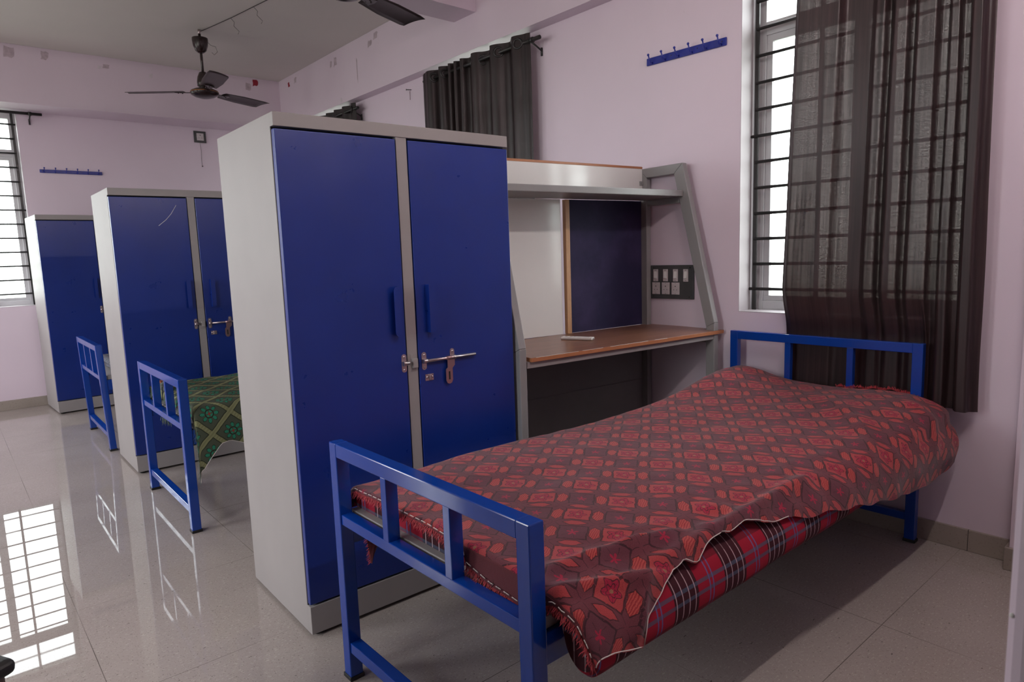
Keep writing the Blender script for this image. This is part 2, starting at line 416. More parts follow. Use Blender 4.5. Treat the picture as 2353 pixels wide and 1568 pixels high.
def copy_tree(o, parent=None):
    c = o.copy(); sc.collection.objects.link(c)
    if parent is not None: c.parent = parent
    for ch in [x for x in bpy.data.objects if x.parent == o]: copy_tree(ch, c)
    return c
def struct(name, mb, mat, parent=None, label=None):
    o = mb.build(name, mat, parent)
    if parent is None: tag(o, label, None, None, 'structure')
    return o
def cells(ranges, lo, hi):
    """complement of ranges in lo..hi"""
    out = []; c = lo
    for a, b in sorted(ranges):
        if a > c: out.append((c, a))
        c = b
    if c < hi: out.append((c, hi))
    return out

# ------------------------------------------------------------------ room shell
YS = -3.1    # far end of the corridor behind the door
struct('floor', MB().box(XL-WT, XW+WT, YS-0.2, YW+WT, -0.15, 0), M_FLOOR, label='polished speckled beige floor tiles')
struct('ceiling', MB().box(XL-WT, XW+WT, YS-0.2, YW+WT, ZC, ZC+0.15), M_CEIL, label='grey white ceiling')
def wall_y(name, x0, x1, y0, y1, wins, label, y_is_long=True, mat=M_WALL):
    b = MB()
    if y_is_long:
        for a, c in cells(wins, y0, y1): b.box(x0, x1, a, c, 0, ZC)
        for a, c in wins: b.box(x0, x1, a, c, 0, SILL); b.box(x0, x1, a, c, HEAD, ZC)
    else:
        for a, c in cells(wins, x0, x1): b.box(a, c, y0, y1, 0, ZC)
        for a, c in wins: b.box(a, c, y0, y1, 0, SILL); b.box(a, c, y0, y1, HEAD, ZC)
    return struct(name, b, mat, label=label)
wall_y('wall_right', XW, XW+WT, YN-0.17, YW, RWIN, 'lilac wall with three curtained windows')
wall_y('wall_far', XL-WT, XW+WT, YW, YW+WT, [FWIN], 'lilac end wall with barred window', False)
wall_y('wall_left', XL-WT, XL, YN-0.17, YW, LWIN, 'lilac wall opposite the beds')
# near wall with an open doorway the camera looks through
b = MB(); b.box(-0.153, XW, YN-0.17, YN, 0, ZC, 0.012, 3)
near_r = struct('wall_near', b, M_WALL, label='lilac wall edge beside the doorway')
chips = MB()
for (zc, s_) in ((0.485, .010), (0.395, .012), (0.86, .004)):
    chips.sphere((-0.150, YN-0.004, zc), s_*0.6, 1)
chips.build('paint_chip', M_CHIP, near_r)
struct('wall_near', MB().box(XL, -1.35, YN-0.17, YN, 0, ZC), M_WALL, label='lilac wall left of the doorway')
struct('wall_near', MB().box(-1.35, -0.153, YN-0.17, YN, 2.1, ZC), M_WALL, label='lilac wall over the doorway')
d_ = MB().box(-1.385, -1.35, YN, YN+1.15, 0.01, 2.08, 0.003)  # unseen open leaf, added to keep window light off the door jamb
do_ = struct('door_blocker', d_, plain('brown_blocker_veneer', (0.16, 0.08, 0.05, 1), 0.4, var=0.1), label='unseen brown door leaf added to block window light at the doorway')
MB().tube([(-1.345, YN+1.08, 1.0), (-1.30, YN+1.08, 1.0), (-1.30, YN+0.97, 1.0)], 0.008, 8).build('blocker_handle', M_STEEL, do_)
b = MB(); b.box(XL-WT, XW+WT, YS-0.2, YS, 0, ZC); b.box(XL-WT, XL, YS, YN-0.17, 0, ZC); b.box(XW, XW+WT, YS, YN-0.17, 0, ZC)
struct('wall_corridor', b, M_WALL, label='corridor wall behind the camera')
# pilaster in the near right corner
struct('trim_1', MB().box(1.965, XW-0.0005, YN+0.0005, -1.303, 0, ZC-0.001), M_WALL, label='shallow lilac pilaster in the right corner')
# beams
struct('trim_2', MB().box(BXO, XW-0.0005, YN+0.001, YBF, BZ, ZC-0.001), M_WALL, label='long lilac beam over the windows')
struct('trim_3', MB().box(XL+0.001, XW-0.001, YBF, YW-0.001, BZ-0.004, ZC-0.001), M_WALL, label='lilac beam along the far wall')
struct('trim_4', MB().box(XL+0.001, BXO-0.0005, 1.528, 1.757, 2.626, ZC-0.001), M_WALL, label='lilac cross beam under the ceiling')
# skirting
SK = 0.081
struct('baseboard_right', MB().box(XW-0.012, XW+0.001, -1.303, YW, 0, SK, 0.002), M_SKIRT, label='speckled stone skirting below the windows')
struct('baseboard_far', MB().box(XL, XW-0.012, YW-0.012, YW+0.001, 0, SK, 0.002), M_SKIRT, label='speckled stone skirting on the far wall')
struct('baseboard_near', MB().box(1.952, 1.9655, YN, -1.303+0.012, 0, SK, 0.002).box(1.9656, XW-0.0121, -1.3025, -1.2911, 0, SK), M_SKIRT, label='speckled stone skirting around the corner pilaster')
struct('baseboard_left', MB().box(XL-0.001, XL+0.012, YN, YW-0.012, 0, SK, 0.002), M_SKIRT, label='speckled stone skirting on the opposite wall')

def window(idx, w_, label):
    """window in local coords: x along the wall 0..w, y = depth (0 = inner wall face, + outward), z absolute"""
    e = empty('window_%d' % idx, (0, 0, 0), 0, label, None, None, 'structure')
    D0, D1 = 0.128, 0.178
    f = MB(); t = 0.046
    f.box(0, t, D0, D1, SILL, HEAD, 0.002).box(w_-t, w_, D0, D1, SILL, HEAD, 0.002)
    f.box(t, w_-t, D0, D1, SILL, SILL+0.043, 0.002).box(t, w_-t, D0, D1, HEAD-0.045, HEAD, 0.002)
    f.box(t, w_-t, D0, D1, 2.0721, 2.128, 0.002); f.build('window_frame', M_PVC, e)
    mid = w_/2; s_ = 0.027
    for a, c, dd in ((t, mid+0.03, 0.002), (mid-0.03, w_-t, 0.014)):
        q = MB(); y0, y1 = D0+0.006+dd, D0+0.024+dd
        q.box(a, a+s_+(0.03 if a > t else 0), y0, y1, SILL+0.068, 2.042, 0.001).box(c-s_-(0.03 if a == t else 0), c, y0, y1, SILL+0.068, 2.042, 0.001)
        q.box(a, c, y0, y1, SILL+0.043, SILL+0.068, 0.001).box(a, c, y0, y1, 2.042, 2.072, 0.001)
        p = q.build('sash', M_PVC, e)
        MB().box(a+0.02, c-0.02, y0+0.007, y0+0.011, SILL+0.06, 2.05).build('pane', M_GLASS, p)
    MB().box(t-0.004, w_-t+0.004, D0+0.02, D0+0.024, 2.12, HEAD-0.04).build('pane', M_GLASS, e)
    MB().box(-0.001, w_+0.001, 0.0, D0, SILL, SILL+0.003).build('window_sill', M_REVEAL, e)
    rv = MB().box(-0.0005, 0.0015, 0.0005, D0, SILL, HEAD-0.001).box(w_-0.0015, w_+0.0005, 0.0005, D0, SILL, HEAD-0.001)
    rv.build('window_reveal', M_REVEAL, e)
    g = MB(); gy = 0.09
    z = 0.947; k = 0
    while z < HEAD-0.03:
        long_ = k in (0, 6, 12)
        x0 = 0.0 if long_ else 0.022; g.tube([(x0, gy, z), (w_-x0, gy, z)], 0.0070, 8); z += 0.1148; k += 1
    for x in (0.022, w_*0.345, w_*0.655, w_-0.022):
        g.box(x-0.009, x+0.009, gy+0.003, gy+0.011, SILL+0.002, HEAD-0.002)
    g.build('window_grille', M_BLACKMET, e)
    return e
# right wall: local x -> -world y? (looking outward +x): rotate so local y = +x
for i, (a, c) in enumerate(RWIN):
    wd = window(i+1, c-a, ('barred white window behind the long sheer curtain by the near bed', 'barred window behind the brown curtain above the desk', 'barred window behind the far brown curtain')[i])
    wd.location = (XW, c, 0); wd.rotation_euler = (0, 0, -math.pi/2)
wd = window(4, FWIN[1]-FWIN[0], 'barred white window in the far wall'); wd.location = (FWIN[0], YW, 0)

# ------------------------------------------------------------------ cupboards
def make_cupboard():
    W, D, H = 0.835, 0.506, 1.56
    r = empty('cupboard', (0, 0, 0))
    b = MB(); b.box(0, W, 0.024, D, 0.012, H-0.0001, 0.0015)
    b.box(0, W, 0.0, 0.026, H-0.038, H, 0.0015); b.box(0, W, 0.0, 0.026, 0.012, 0.101, 0.0015)
    b.box(0.386, 0.424, 0.003, 0.026, 0.10, H-0.037, 0.001); b.build('body', M_GREY, r)
    g = MB().box(0.002, W-0.002, 0.0225, 0.0243, 0.10, H-0.036); g.build('gap_shade_sheet', M_DARK, r)  # dark sheet standing in for the shade in the gaps around the doors
    for (x, y) in ((0.03, 0.03), (W-0.03, 0.03), (0.03, D-0.03), (W-0.03, D-0.03)):
        MB().lathe([(0.016, 0), (0.018, 0.004), (0.018, 0.014)], 12, (x, y, 0)).build('foot', M_BLACK, r)
    z0, z1 = 0.107, H-0.045
    for k, (x0, x1) in enumerate(((0.0012, 0.3825), (0.428, W-0.0012))):
        d = MB().box(x0, x1, 0.001, 0.0205, z0, z1, 0.0025, 3).build('door', M_DOOR, r)
        h = MB()
        # folded strip handle: web standing out of the door, lip with rounded corners
        def lip(xa, xb, out):
            R = 0.012; pts = []
            zz0, zz1 = 0.899, 1.057
            if out < 0:
                pts = [(xb, zz0), (xb, zz1)]
                for t in range(7):
                    q = math.pi/2*t/6; pts.append((xa+R-R*math.sin(q), zz1-R+R*math.cos(q)))
                for t in range(7):
                    q = math.pi/2*t/6; pts.append((xa+R-R*math.cos(q), zz0+R-R*math.sin(q)))
            else:
                pts = [(xa, zz1), (xa, zz0)]
                for t in range(7):
                    q = math.pi/2*t/6; pts.append((xb-R+R*math.sin(q), zz0+R-R*math.cos(q)))
                for t in range(7):
                    q = math.pi/2*t/6; pts.append((xb-R+R*math.cos(q), zz1-R+R*math.sin(q)))
            return pts
        if k == 0:
            h.box(0.3575, 0.359, -0.020, 0.002, 0.899, 1.057); h.prism(lip(0.336, 0.359, -1), 'y', -0.0215, -0.020)
        else:
            h.box(0.466, 0.4675, -0.020, 0.002, 0.899, 1.057); h.prism(lip(0.466, 0.489, 1), 'y', -0.0215, -0.020)
        h.build('handle', M_DOOR, d)
        def clip(x, z, dz=0.0):
            c = MB(); R = 0.009
            for s_ in (-1, 1):
                c.lathe([(0.0, 0), (R, 0), (R, 0.0016), (0, 0.0016)][1:3]+[(R, 0.0016)], 16)
            c.bm.free(); c = MB()
            pts = []
            for t in range(9): q = math.pi*t/8; pts.append((x+R*math.cos(q), z+0.021+R*math.sin(q)))
            for t in range(9): q = math.pi+math.pi*t/8; pts.append((x+R*math.cos(q), z-0.021+R*math.sin(q)))
            c.prism(pts, 'y', -0.0008, 0.0012)
            for s_ in (-1, 1): c.sphere((x, -0.001, z+0.021*s_), 0.0042, 1)
            c.tube([(x-0.008, -0.0075, z), (x+0.008, -0.0075, z)], 0.0078, 12)
            return c
        if k == 0:
            clip(0.371, 0.806).tube([(0.366, -0.009, 0.806), (0.386, -0.009, 0.806)], 0.0062, 12).build('bolt_clip', M_STEEL, d)
        else:
            clip(0.447, 0.804).build('bolt_clip', M_STEEL, d); clip(0.560, 0.804).build('bolt_clip', M_STEEL, d)
            MB().tube([(0.445, -0.0085, 0.804), (0.652, -0.0085, 0.804)], 0.0052, 14).build('sliding_bolt', M_STEEL, d)
            hs = MB(); hs.tube([(0.530, -0.0085, 0.804), (0.562, -0.0085, 0.804)], 0.0070, 14)
            hs.prism([(0.533, 0.800), (0.562, 0.800), (0.562, 0.778), (0.552, 0.768), (0.552, 0.728), (0.547, 0.718), (0.538, 0.715), (0.530, 0.718), (0.525, 0.728), (0.525, 0.766), (0.533, 0.772)], 'y', -0.0115, -0.0095)
            ho = hs.build('hasp', plain('copper_tinted_steel', (0.52, 0.34, 0.35, 1), 0.3, metal=0.9), d)
            MB().box(0.5355, 0.5415, -0.0120, -0.0114, 0.730, 0.758, 0.0).build('slot', M_DARK, ho)
            lk = MB().box(0.449, 0.481, -0.0005, 0.0014, 0.736, 0.758, 0.0)
            lk.sphere((0.455, -0.001, 0.748), 0.0048, 1).sphere((0.475, -0.001, 0.748), 0.0048, 1); lk.box(0.462, 0.470, -0.008, 0, 0.737, 0.757, 0.002)
            lk.build('staple', M_STEEL, d)
    br = MB().box(0.397, 0.4175, 0.0012, 0.0035, 0.776, 0.832, 0.0005); br.box(0.4, 0.419, -0.009, 0.0015, 0.787, 0.818, 0.0015)
    br.build('bolt_keeper', M_GREY, r)
    return r
c1 = make_cupboard()
c2 = copy_tree(c1); c3 = copy_tree(c1)
c1.location = (0.0, 0.0, 0); c1.rotation_euler = (0, 0, -0.020)
c2.location = (-0.020, 2.213, 0); c2.rotation_euler = (0, 0, -0.0108)
c3.location = (-0.1267, 4.4005, 0); c3.rotation_euler = (0, 0, 0.040)
G = 'steel cupboards standing in a row'
tag(c1, 'large nearest grey steel cupboard with two blue doors beside the red bed', 'cupboard', G)
tag(c2, 'middle grey cupboard with blue doors and a pale scratch, behind the green bed', 'cupboard', G)
tag(c3, 'farthest grey cupboard with dark blue doors beside the far window', 'cupboard', G)
sc_ = MB(); sc_.tube([(0.229, 0.0008, 1.362), (0.268, 0.0006, 1.394), (0.297, 0.0006, 1.427), (0.327, 0.0008, 1.475)], 0.0009, 5)
so = sc_.build('scratch', M_CHIP, c2); tag(so, 'pale scratch on the blue door')

# ------------------------------------------------------------------ study desk
DX, DY, DA = 0.893, -0.049, -0.092
desk = empty('study_desk', (DX, DY, 0), DA, 'grey metal study desk with brown top, high shelf and navy pin board', 'desk')
def end_frame(u0, u1):
    f = MB(); D = 0.473; w_ = 0.048; bv = 0.003
    f.prism([(0.007, 0), (0.007+w_, 0), (0.007+w_, 0.775), (0.007, 0.797)], 'x', u0, u1, bv)
    f.prism([(0.007, 0.797), (0.007+w_, 0.775), (0.196+0.052, 1.500), (0.196, 1.546)], 'x', u0, u1, bv)
    f.prism([(0.196, 1.546), (0.196+0.052, 1.500), (D-0.048, 1.500), (D, 1.546)], 'x', u0, u1, bv)
    f.prism([(D-0.048, 0), (D, 0), (D, 1.546), (D-0.048, 1.500)], 'x', u0, u1, bv)
    f.prism([(0.215, 1.360), (D-0.046, 1.360), (D-0.046, 1.402), (0.222, 1.402)], 'x', u0+0.003, u1-0.003, bv)
    f.prism([(0.05, 0.700), (D-0.046, 0.700), (D-0.046, 0.738), (0.05, 0.738)], 'x', u0+0.003, u1-0.003, bv)
    return f.build('end_frame', M_GREYD, desk)
end_frame(-0.050, -0.018); end_frame(1.070, 1.100)
tp = MB().prism([(0, 0), (1.128, 0), (1.128, 0.45), (1.0, 0.462), (0, 0.462)], 'z', 0.7445, 0.760, 0.001).build('table_top', M_TOP, desk)
MB().box(-0.0012, 1.1292, -0.0014, 0.0003, 0.7442, 0.7595, 0.0005).box(-0.0014, 0.0002, 0.0, 0.40, 0.7442, 0.7595, 0.0005).box(1.1278, 1.1294, 0.0, 0.45, 0.7442, 0.7595, 0.0005).build('edge_band', M_EDGE, tp)
ch = MB()
for (a_, b_) in ((0.02, 0.23), (0.25, 0.36), (0.40, 0.62), (0.66, 0.74)):
    n_ = 8; ch.tube([(a_+(b_-a_)*t/n_, -0.0012, 0.7597+0.0004*math.sin(t*2.1+a_*9)) for t in range(n_+1)], 0.0008, 5)
ch.build('chipped_edge', M_CHIP, tp)
MB().box(-0.012, 1.098, 0.012, 0.04, 0.719, 0.7440, 0.002).build('front_rail', M_GREY, desk)
MB().box(-0.018, 1.070, 0.190, 0.455, 1.389, 1.418, 0.003).box(1.0695, 1.103, 0.190, 0.210, 1.389, 1.418, 0.002).build('shelf', M_GREYD, desk)
MB().box(-0.018, 0.537, 0.460, 0.472, 0.761, 1.388, 0.001).build('white_board', M_BOARDW, desk)
MB().box(0.552, 0.577, 0.442, 0.464, 0.761, 1.386, 0.0015).build('batten', M_BATTEN, desk)
MB().box(0.577, 1.073, 0.462, 0.472, 0.761, 1.388, 0.001).build('pin_board', M_PIN, desk)
hp = MB().box(-0.018, 1.070, 0.452, 0.468, 1.418, 1.546, 0.001).build('header_panel', M_BOARDW, desk)
MB().box(-0.018, 1.070, 0.4505, 0.4695, 1.546, 1.557, 0.001).build('edge_band', M_EDGE, hp)
MB().box(1.048, 1.070, 0.446, 0.4522, 1.465, 1.485, 0.001).sphere((1.056, 0.446, 1.475), 0.0035, 1).build('panel_clip', M_GREYD, desk)
lp = MB().box(-0.018, 1.070, 0.460, 0.466, 0.12, 0.744, 0.001)
lp.box(-0.018, 1.070, 0.4592, 0.4605, 0.476, 0.479).box(-0.018, 1.070, 0.457, 0.4602, 0.415, 0.475, 0.001)
lp.build('modesty_panel', M_PANEL, desk)

rm = empty('remote_control', (1.366, 0.168, 0.7602), math.atan2(-0.134, 0.059), 'slim white remote control lying on the brown desk top', 'remote control')
rb_ = MB().box(-0.074, 0.074, -0.019, 0.019, 0, 0.013, 0.005, 3).build('body', M_WHITE, rm)
for x_ in (-0.05, -0.03, -0.01): MB().lathe([(0.006, 0.0125), (0.006, 0.0142), (0.004, 0.0146)], 12, (x_, 0, 0)).build('button', M_IVORY, rm)
MB().box(0.035, 0.06, -0.010, 0.010, 0.0125, 0.0138, 0.001).build('button', M_IVORY, rm)
MB().box(0.0735, 0.0745, -0.012, 0.012, 0.004, 0.009).build('end_window', M_GREYD, rm)

# ------------------------------------------------------------------ beds
def make_bed(L, Wb, Hf, Hh, lean=0.0):
    """local: x 0 (foot face) .. L (head face outer), y 0 (near side) .. Wb"""
    r = empty('bed', (0, 0, 0)); T = 0.037; bv = 0.0025
    for (x0, H) in ((0.0, Hf), (L, Hh)):
        tx = 0.037 if x0 == 0 else 0.030
        for y0 in (0.0, Wb-T):
            p = MB().box(x0, x0+tx, y0, y0+T, 0.006, H, bv).build('leg', M_BLUE, r)
            MB().box(x0-0.003, x0+tx+0.003, y0-0.003, y0+T+0.003, 0, 0.012, 0.002).build('rubber_foot', M_BLACK, p)
        MB().box(x0+0.0005, x0+tx-0.0005, T-0.001, Wb-T+0.001, H-0.037, H-0.0003, bv).build('top_rail', M_BLUE, r)
        MB().box(x0+0.004, x0+tx-0.0005, T, Wb-T, 0.449, 0.477, 0.002).build('cross_rail', M_BLUE, r)
        MB().box(x0+0.004, x0+tx-0.0005, T, Wb-T, 0.082, 0.112, 0.002).build('low_rail', M_BLUE, r)
        for yb in (0.262*Wb/0.79, 0.52*Wb/0.79):
            MB().box(x0+0.003, x0+tx-0.001, yb-0.0125, yb+0.0125, 0.476, H-0.036, 0.002).build('upright_bar', M_BLUE, r)
    for y0 in (0.003, Wb-0.003-0.028):
        MB().box(T, L, y0, y0+0.028, 0.385, 0.450, 0.002).build('side_rail', M_BLUE, r)
    MB().box(T+0.008, L-0.006, 0.012, Wb-0.012, 0.4505, 0.476, 0.002).build('bed_base', M_PLY, r)
    return r
def lerp_tab(t, tab):
    if t <= tab[0][0]: return tab[0][1]
    for (a, va), (b_, vb) in zip(tab, tab[1:]):
        if t <= b_: return va+(vb-va)*(t-a)/(b_-a)
    return tab[-1][1]
def arc(poly):
    s = [0]
    for p, q in zip(poly, poly[1:]): s.append(s[-1]+math.hypot(q[0]-p[0], q[1]-p[1]))
    return s
def at_arc(poly, S, s):
    if s <= 0: return poly[0]
    for i in range(len(S)-1):
        if s <= S[i+1]:
            t = (s-S[i])/(S[i+1]-S[i]); return (poly[i][0]+(poly[i+1][0]-poly[i][0])*t, poly[i][1]+(poly[i+1][1]-poly[i][1])*t)
    return poly[-1]
def smooth_poly(poly, it=3):
    for _ in range(it):
        q = [poly[0]]
        for a, b_ in zip(poly, poly[1:]):
            q.append((a[0]*.75+b_[0]*.25, a[1]*.75+b_[1]*.25)); q.append((a[0]*.25+b_[0]*.75, a[1]*.25+b_[1]*.75))
        q.append(poly[-1]); poly = q
    return poly
HEADX = 1.975-0.0063
bed1 = make_bed(HEADX, 0.785, 0.6715, 0.768); bed1.location = (-0.0063, -1.020, 0); bed1.rotation_euler = (0, 0, 0.006)
tag(bed1, 'nearest blue metal bed frame with red bedspread, headboard under the curtained window', 'bed', 'blue metal single beds')

def sstep(a, b_, t):
    t = max(0, min(1, (t-a)/(b_-a))); return t*t*(3-2*t)
def rise(x, y):       # height of the mattress top above 0.53 towards the pillow end (bed 1)
    h = 0.022*sstep(1.25, 1.85, x)
    h += 0.045*sstep(1.45, 1.93, x)*math.exp(-((y+0.30)/0.17)**2)
    h += 0.020*sstep(1.4, 1.9, x)*math.exp(-((y+0.95)/0.2)**2)
    h += 0.010*math.sin(x*4.3+0.4)*math.exp(-((y+0.25)/0.12)**2)*sstep(0.2, 0.6, x)
    return h
# mattress of bed 1 (lies on the bed: its own thing)
def mattress(name, x0, x1, outer, mat, top, seed=0, risef=None, yoff=0.0, umap=1.0):
    """outer: closed section polygon (y, z); top z for reference"""
    sec = smooth_poly(outer+[outer[0]], 2)[:-1]; n = len(sec)
    m = MB(); uv = m.bm.loops.layers.uv.verify(); rows = []
    S = arc(sec+[sec[0]]); xs = [x0, x0+0.004, x0+0.014]+[x0+0.03+(x1-x0-0.06)*t/60 for t in range(61)]+[x1-0.014, x1-0.004, x1]
    cy = sum(p[0] for p in sec)/n; cz = sum(p[1] for p in sec)/n
    for x in xs:
        d = min(x-x0, x1-x); k = 0.0 if d > 0.02 else (1-d/0.02)**2*0.020
        row = []
        for (y, z) in sec:
            zz = z; yy = y
            zz += (-k if z > cz else k)*0.9
            if risef: zz += risef(x, yy+yoff)*(1.0 if z > top-0.03 else 0.0)
            yy += 0.003*noise.noise(Vector((x*6, z*20, seed)))
            zz += 0.003*noise.noise(Vector((x*5, y*7, seed+3)))*(1 if z > top-0.03 or z < top-0.06 and y < 0.0+yoff-1.02 else 0)
            row.append(m.bm.verts.new((x, yy, zz)))
        rows.append(row)
    for i in range(len(rows)-1):
        for j in range(n):
            j2 = (j+1) % n
            f = m.bm.faces.new((rows[i][j], rows[i+1][j], rows[i+1][j2], rows[i][j2])); f.smooth = True
            for l, (a, b_) in zip(f.loops, ((i, S[j]), (i+1, S[j]), (i+1, S[j+1]), (i, S[j+1]))):
                l[uv].uv = (xs[a], b_)
    for row in (rows[0], rows[-1]):
        f = m.bm.faces.new(row)
        for l in f.loops: l[uv].uv = (l.vert.co.y*0.8+0.1, l.vert.co.z+0.02)
    return m.build(name, mat)
sec1 = [(-0.245, 0.478), (-0.238, 0.500), (-0.242, 0.524), (-0.30, 0.532), (-0.60, 0.534), (-0.92, 0.531), (-1.02, 0.524), (-1.075, 0.505), (-1.108, 0.472), (-1.120, 0.435), (-1.116, 0.400), (-1.095, 0.378), (-1.068, 0.378), (-1.045, 0.400), (-1.034, 0.440), (-1.024, 0.478)]
m1 = mattress('mattress', 0.056, 1.955, sec1, M_PLAID, 0.53, 0, rise)
tag(m1, 'thin red plaid mattress hanging over the side of the nearest blue bed', 'mattress')

def bedspread(name, mat, sec, Lx, x_edge, end_drop, hem, risef, nu, nv, ridge=None, end_shape=None, top=0.54, seed=1, xmax=None):
    """sec: open section (y,z) from the wall-desk side over the top and down the near side; hem(u) -> arc length where the cloth ends"""
    sec = smooth_poly(sec, 3); S = arc(sec); TOT = S[-1]
    us = []
    n0 = 16
    for i in range(n0): us.append(-end_drop+end_drop*i/n0)
    for i in range(nu-n0): us.append((Lx)*i/(nu-n0-1))
    def fn(i, j):
        u = us[i]; sh = hem(u); s_ = sh*j/(nv-1)
        y, z = at_arc(sec, S, s_)
        i2 = max(0.0, s_-0.004); y2, z2 = at_arc(sec, S, s_+0.004); y1, z1 = at_arc(sec, S, i2)
        ty, tz = y2-y1, z2-z1; L_ = math.hypot(ty, tz) or 1; ny, nz = tz/L_, -ty/L_
        if nz < 0 and abs(y1-y2) > abs(z1-z2): ny, nz = -ny, -nz
        if y < -0.9 and ny > 0: ny, nz = -ny, -nz
        x = x_edge+max(u, 0)
        zz = z; yy = y
        if u < 0:
            ed = end_shape(s_) if end_shape else 1.0
            q = -u; R = 0.014
            ang = min(q/R, math.pi/2*0.95)
            dx = R*math.sin(ang); dz = R*(1-math.cos(ang)); rest = max(0, q*ed-R*1.5)
            x = x_edge-dx-rest*0.12; zz -= dz+rest
        h = risef(x, y) if (risef and z > top-0.05) else 0
        zz += h
        n1 = noise.noise(Vector((x*5.0, s_*6.0, seed)))*0.0035+noise.noise(Vector((x*16, s_*13, seed+5)))*0.0018+noise.noise(Vector((x*3+s_*9, s_*3-x*2, seed+9)))*0.0025
        if ridge: n1 += ridge(x, y, s_)
        n1 = max(n1, -0.002)
        yy += ny*n1; zz += abs(nz)*n1 if z > 0.5 else nz*n1
        if xmax: x = min(x, xmax)
        return Vector((x, yy, zz))
    def uvf(i, j): 
        u = us[i]; return (u+end_drop, hem(u)*j/(nv-1))
    m = MB().grid(fn, nu, nv, uvf)
    o = m.build(name, mat)
    return o, fn, us
sec_c = [(-0.226, 0.470), (-0.228, 0.510), (-0.236, 0.535), (-0.275, 0.5425), (-0.50, 0.5440), (-0.75, 0.5435), (-0.92, 0.5405), (-1.02, 0.534), (-1.083, 0.514), (-1.120, 0.478), (-1.134, 0.438), (-1.136, 0.395), (-1.128, 0.350), (-1.118, 0.310)]
SC = arc(smooth_poly(sec_c, 3)); TOTC = SC[-1]
def z_to_s(z):        # arc position on the near side where the section reaches height z
    P_ = smooth_poly(sec_c, 3)
    for k_ in range(len(P_)-1, 0, -1):
        if P_[k_-1][1] >= z >= P_[k_][1] and P_[k_][0] < -0.9: return SC[k_-1]+(SC[k_]-SC[k_-1])*(P_[k_-1][1]-z)/max(1e-6, P_[k_-1][1]-P_[k_][1])
    return TOTC
HEM = [(-0.06, 0.452), (0.0, 0.440), (0.07, 0.424), (0.118, 0.418), (0.130, 0.462), (0.19, 0.478), (0.25, 0.500), (0.30, 0.510), (0.335, 0.495), (0.38, 0.503), (0.45, 0.514), (0.52, 0.508), (0.62, 0.500), (0.70, 0.485), (0.80, 0.468), (0.95, 0.444), (1.10, 0.415), (1.25, 0.385), (1.40, 0.358), (1.55, 0.338), (1.75, 0.330), (1.9, 0.345)]
def hem1(u): return z_to_s(lerp_tab(u, HEM)+0.004*math.sin(u*37))
def ridge1(x, y, s_):
    r = 0
    def g(ax, ay, bx_, by_, w_, h):
        dx, dy = bx_-ax, by_-ay; L2 = dx*dx+dy*dy; t = max(0, min(1, ((x-ax)*dx+(sy-ay)*dy)/L2))
        d = math.hypot(x-ax-t*dx, sy-ay-t*dy); return h*math.exp(-(d/w_)**2)*(0.35+0.65*math.sin(math.pi*min(max(t, 0.08), 0.92)))
    sy = s_
    r += g(0.95, 0.89, 0.30, 0.905, 0.018, 0.030)
    r += g(0.48, 0.88, 0.10, 0.80, 0.018, 0.022)
    r += g(0.30, 0.94, 0.06, 0.86, 0.014, 0.020)
    r += g(0.22, 0.93, 0.14, 1.00, 0.014, 0.018)
    r += 0.010*noise.noise(Vector((x*11+s_*6, s_*17-x*5, 4)))*sstep(0.74, 0.86, s_)*(1-0.6*sstep(0.7, 1.3, x))
    r += 0.006*abs(noise.noise(Vector((x*22+s_*20, s_*26-x*9, 14))))*sstep(0.76, 0.9, s_)*(1-sstep(0.5, 1.0, x))
    r += g(1.55, 0.78, 1.25, 0.95, 0.032, 0.012)
    r += g(1.75, 0.60, 1.50, 0.80, 0.040, 0.012)
    r += g(1.85, 0.80, 1.75, 1.00, 0.030, 0.010)
    return r
def end1(s_):
    # how far the foot hem hangs, along the width
    return lerp_tab(s_, [(0, 0.25), (0.06, 0.45), (0.12, 0.20), (0.30, 0.30), (0.36, 0.22), (0.48, 0.30), (0.58, 0.35), (0.60, 0.75), (0.68, 0.95), (0.78, 1.0), (0.86, 0.45), (1.1, 0.30)])
cov, cfn, cus = bedspread('bedspread', M_COVER, sec_c, 1.905, 0.052, 0.075, hem1, rise, 230, 120, ridge1, end1, xmax=1.962)
tag(cov, 'maroon and red flower patterned bedspread on the nearest bed', 'bedspread')
# white hem stitching and frayed fringe of the foot hem
NV = 120
pts = [cfn(0, j)+Vector((-0.0015, 0, 0.012)) for j in range(3, NV-1)]
MB_st = MB()
for i in range(0, len(pts)-1, 1):
    if i % 3 != 2: MB_st.tube([pts[i], pts[i+1]], 0.0010, 5)
MB_st.build('hem_stitching', M_STITCH, cov)
pts = []
for i in range(12, 96):
    p = cfn(i, NV-1); pts.append(p+Vector((0, -0.002, 0.004)))
MB().tube(pts, 0.0011, 5).build('hem_stitching', M_STITCH, cov)
def fringe(pts, mat, parent, ln=0.016, dens=5, out=Vector((-0.4, 0, -1))):
    f = MB()
    for a, b_ in zip(pts, pts[1:]):
        for k in range(dens):
            p = a.lerp(b_, random.random()); d = (out+Vector((random.uniform(-.5, .5), random.uniform(-.7, .7), random.uniform(-.3, .3)))).normalized()
            l_ = ln*random.uniform(0.4, 1.2); w_ = 0.0009; q = p+Vector((0, 0, 0.004))
            mid = q+d*l_*0.6+Vector((random.uniform(-.002, .002), random.uniform(-.003, .003), 0)); e = q+d*l_
            t = Vector((0, 1, 0)) if abs(d.y) < 0.8 else Vector((1, 0, 0))
            vs = [f.bm.verts.new(q-t*w_), f.bm.verts.new(q+t*w_), f.bm.verts.new(mid+t*w_), f.bm.verts.new(mid-t*w_), f.bm.verts.new(e)]
            f.bm.faces.new(vs[:4]); f.bm.faces.new((vs[3], vs[2], vs[4]))
    return f.build('fringe', mat, parent)
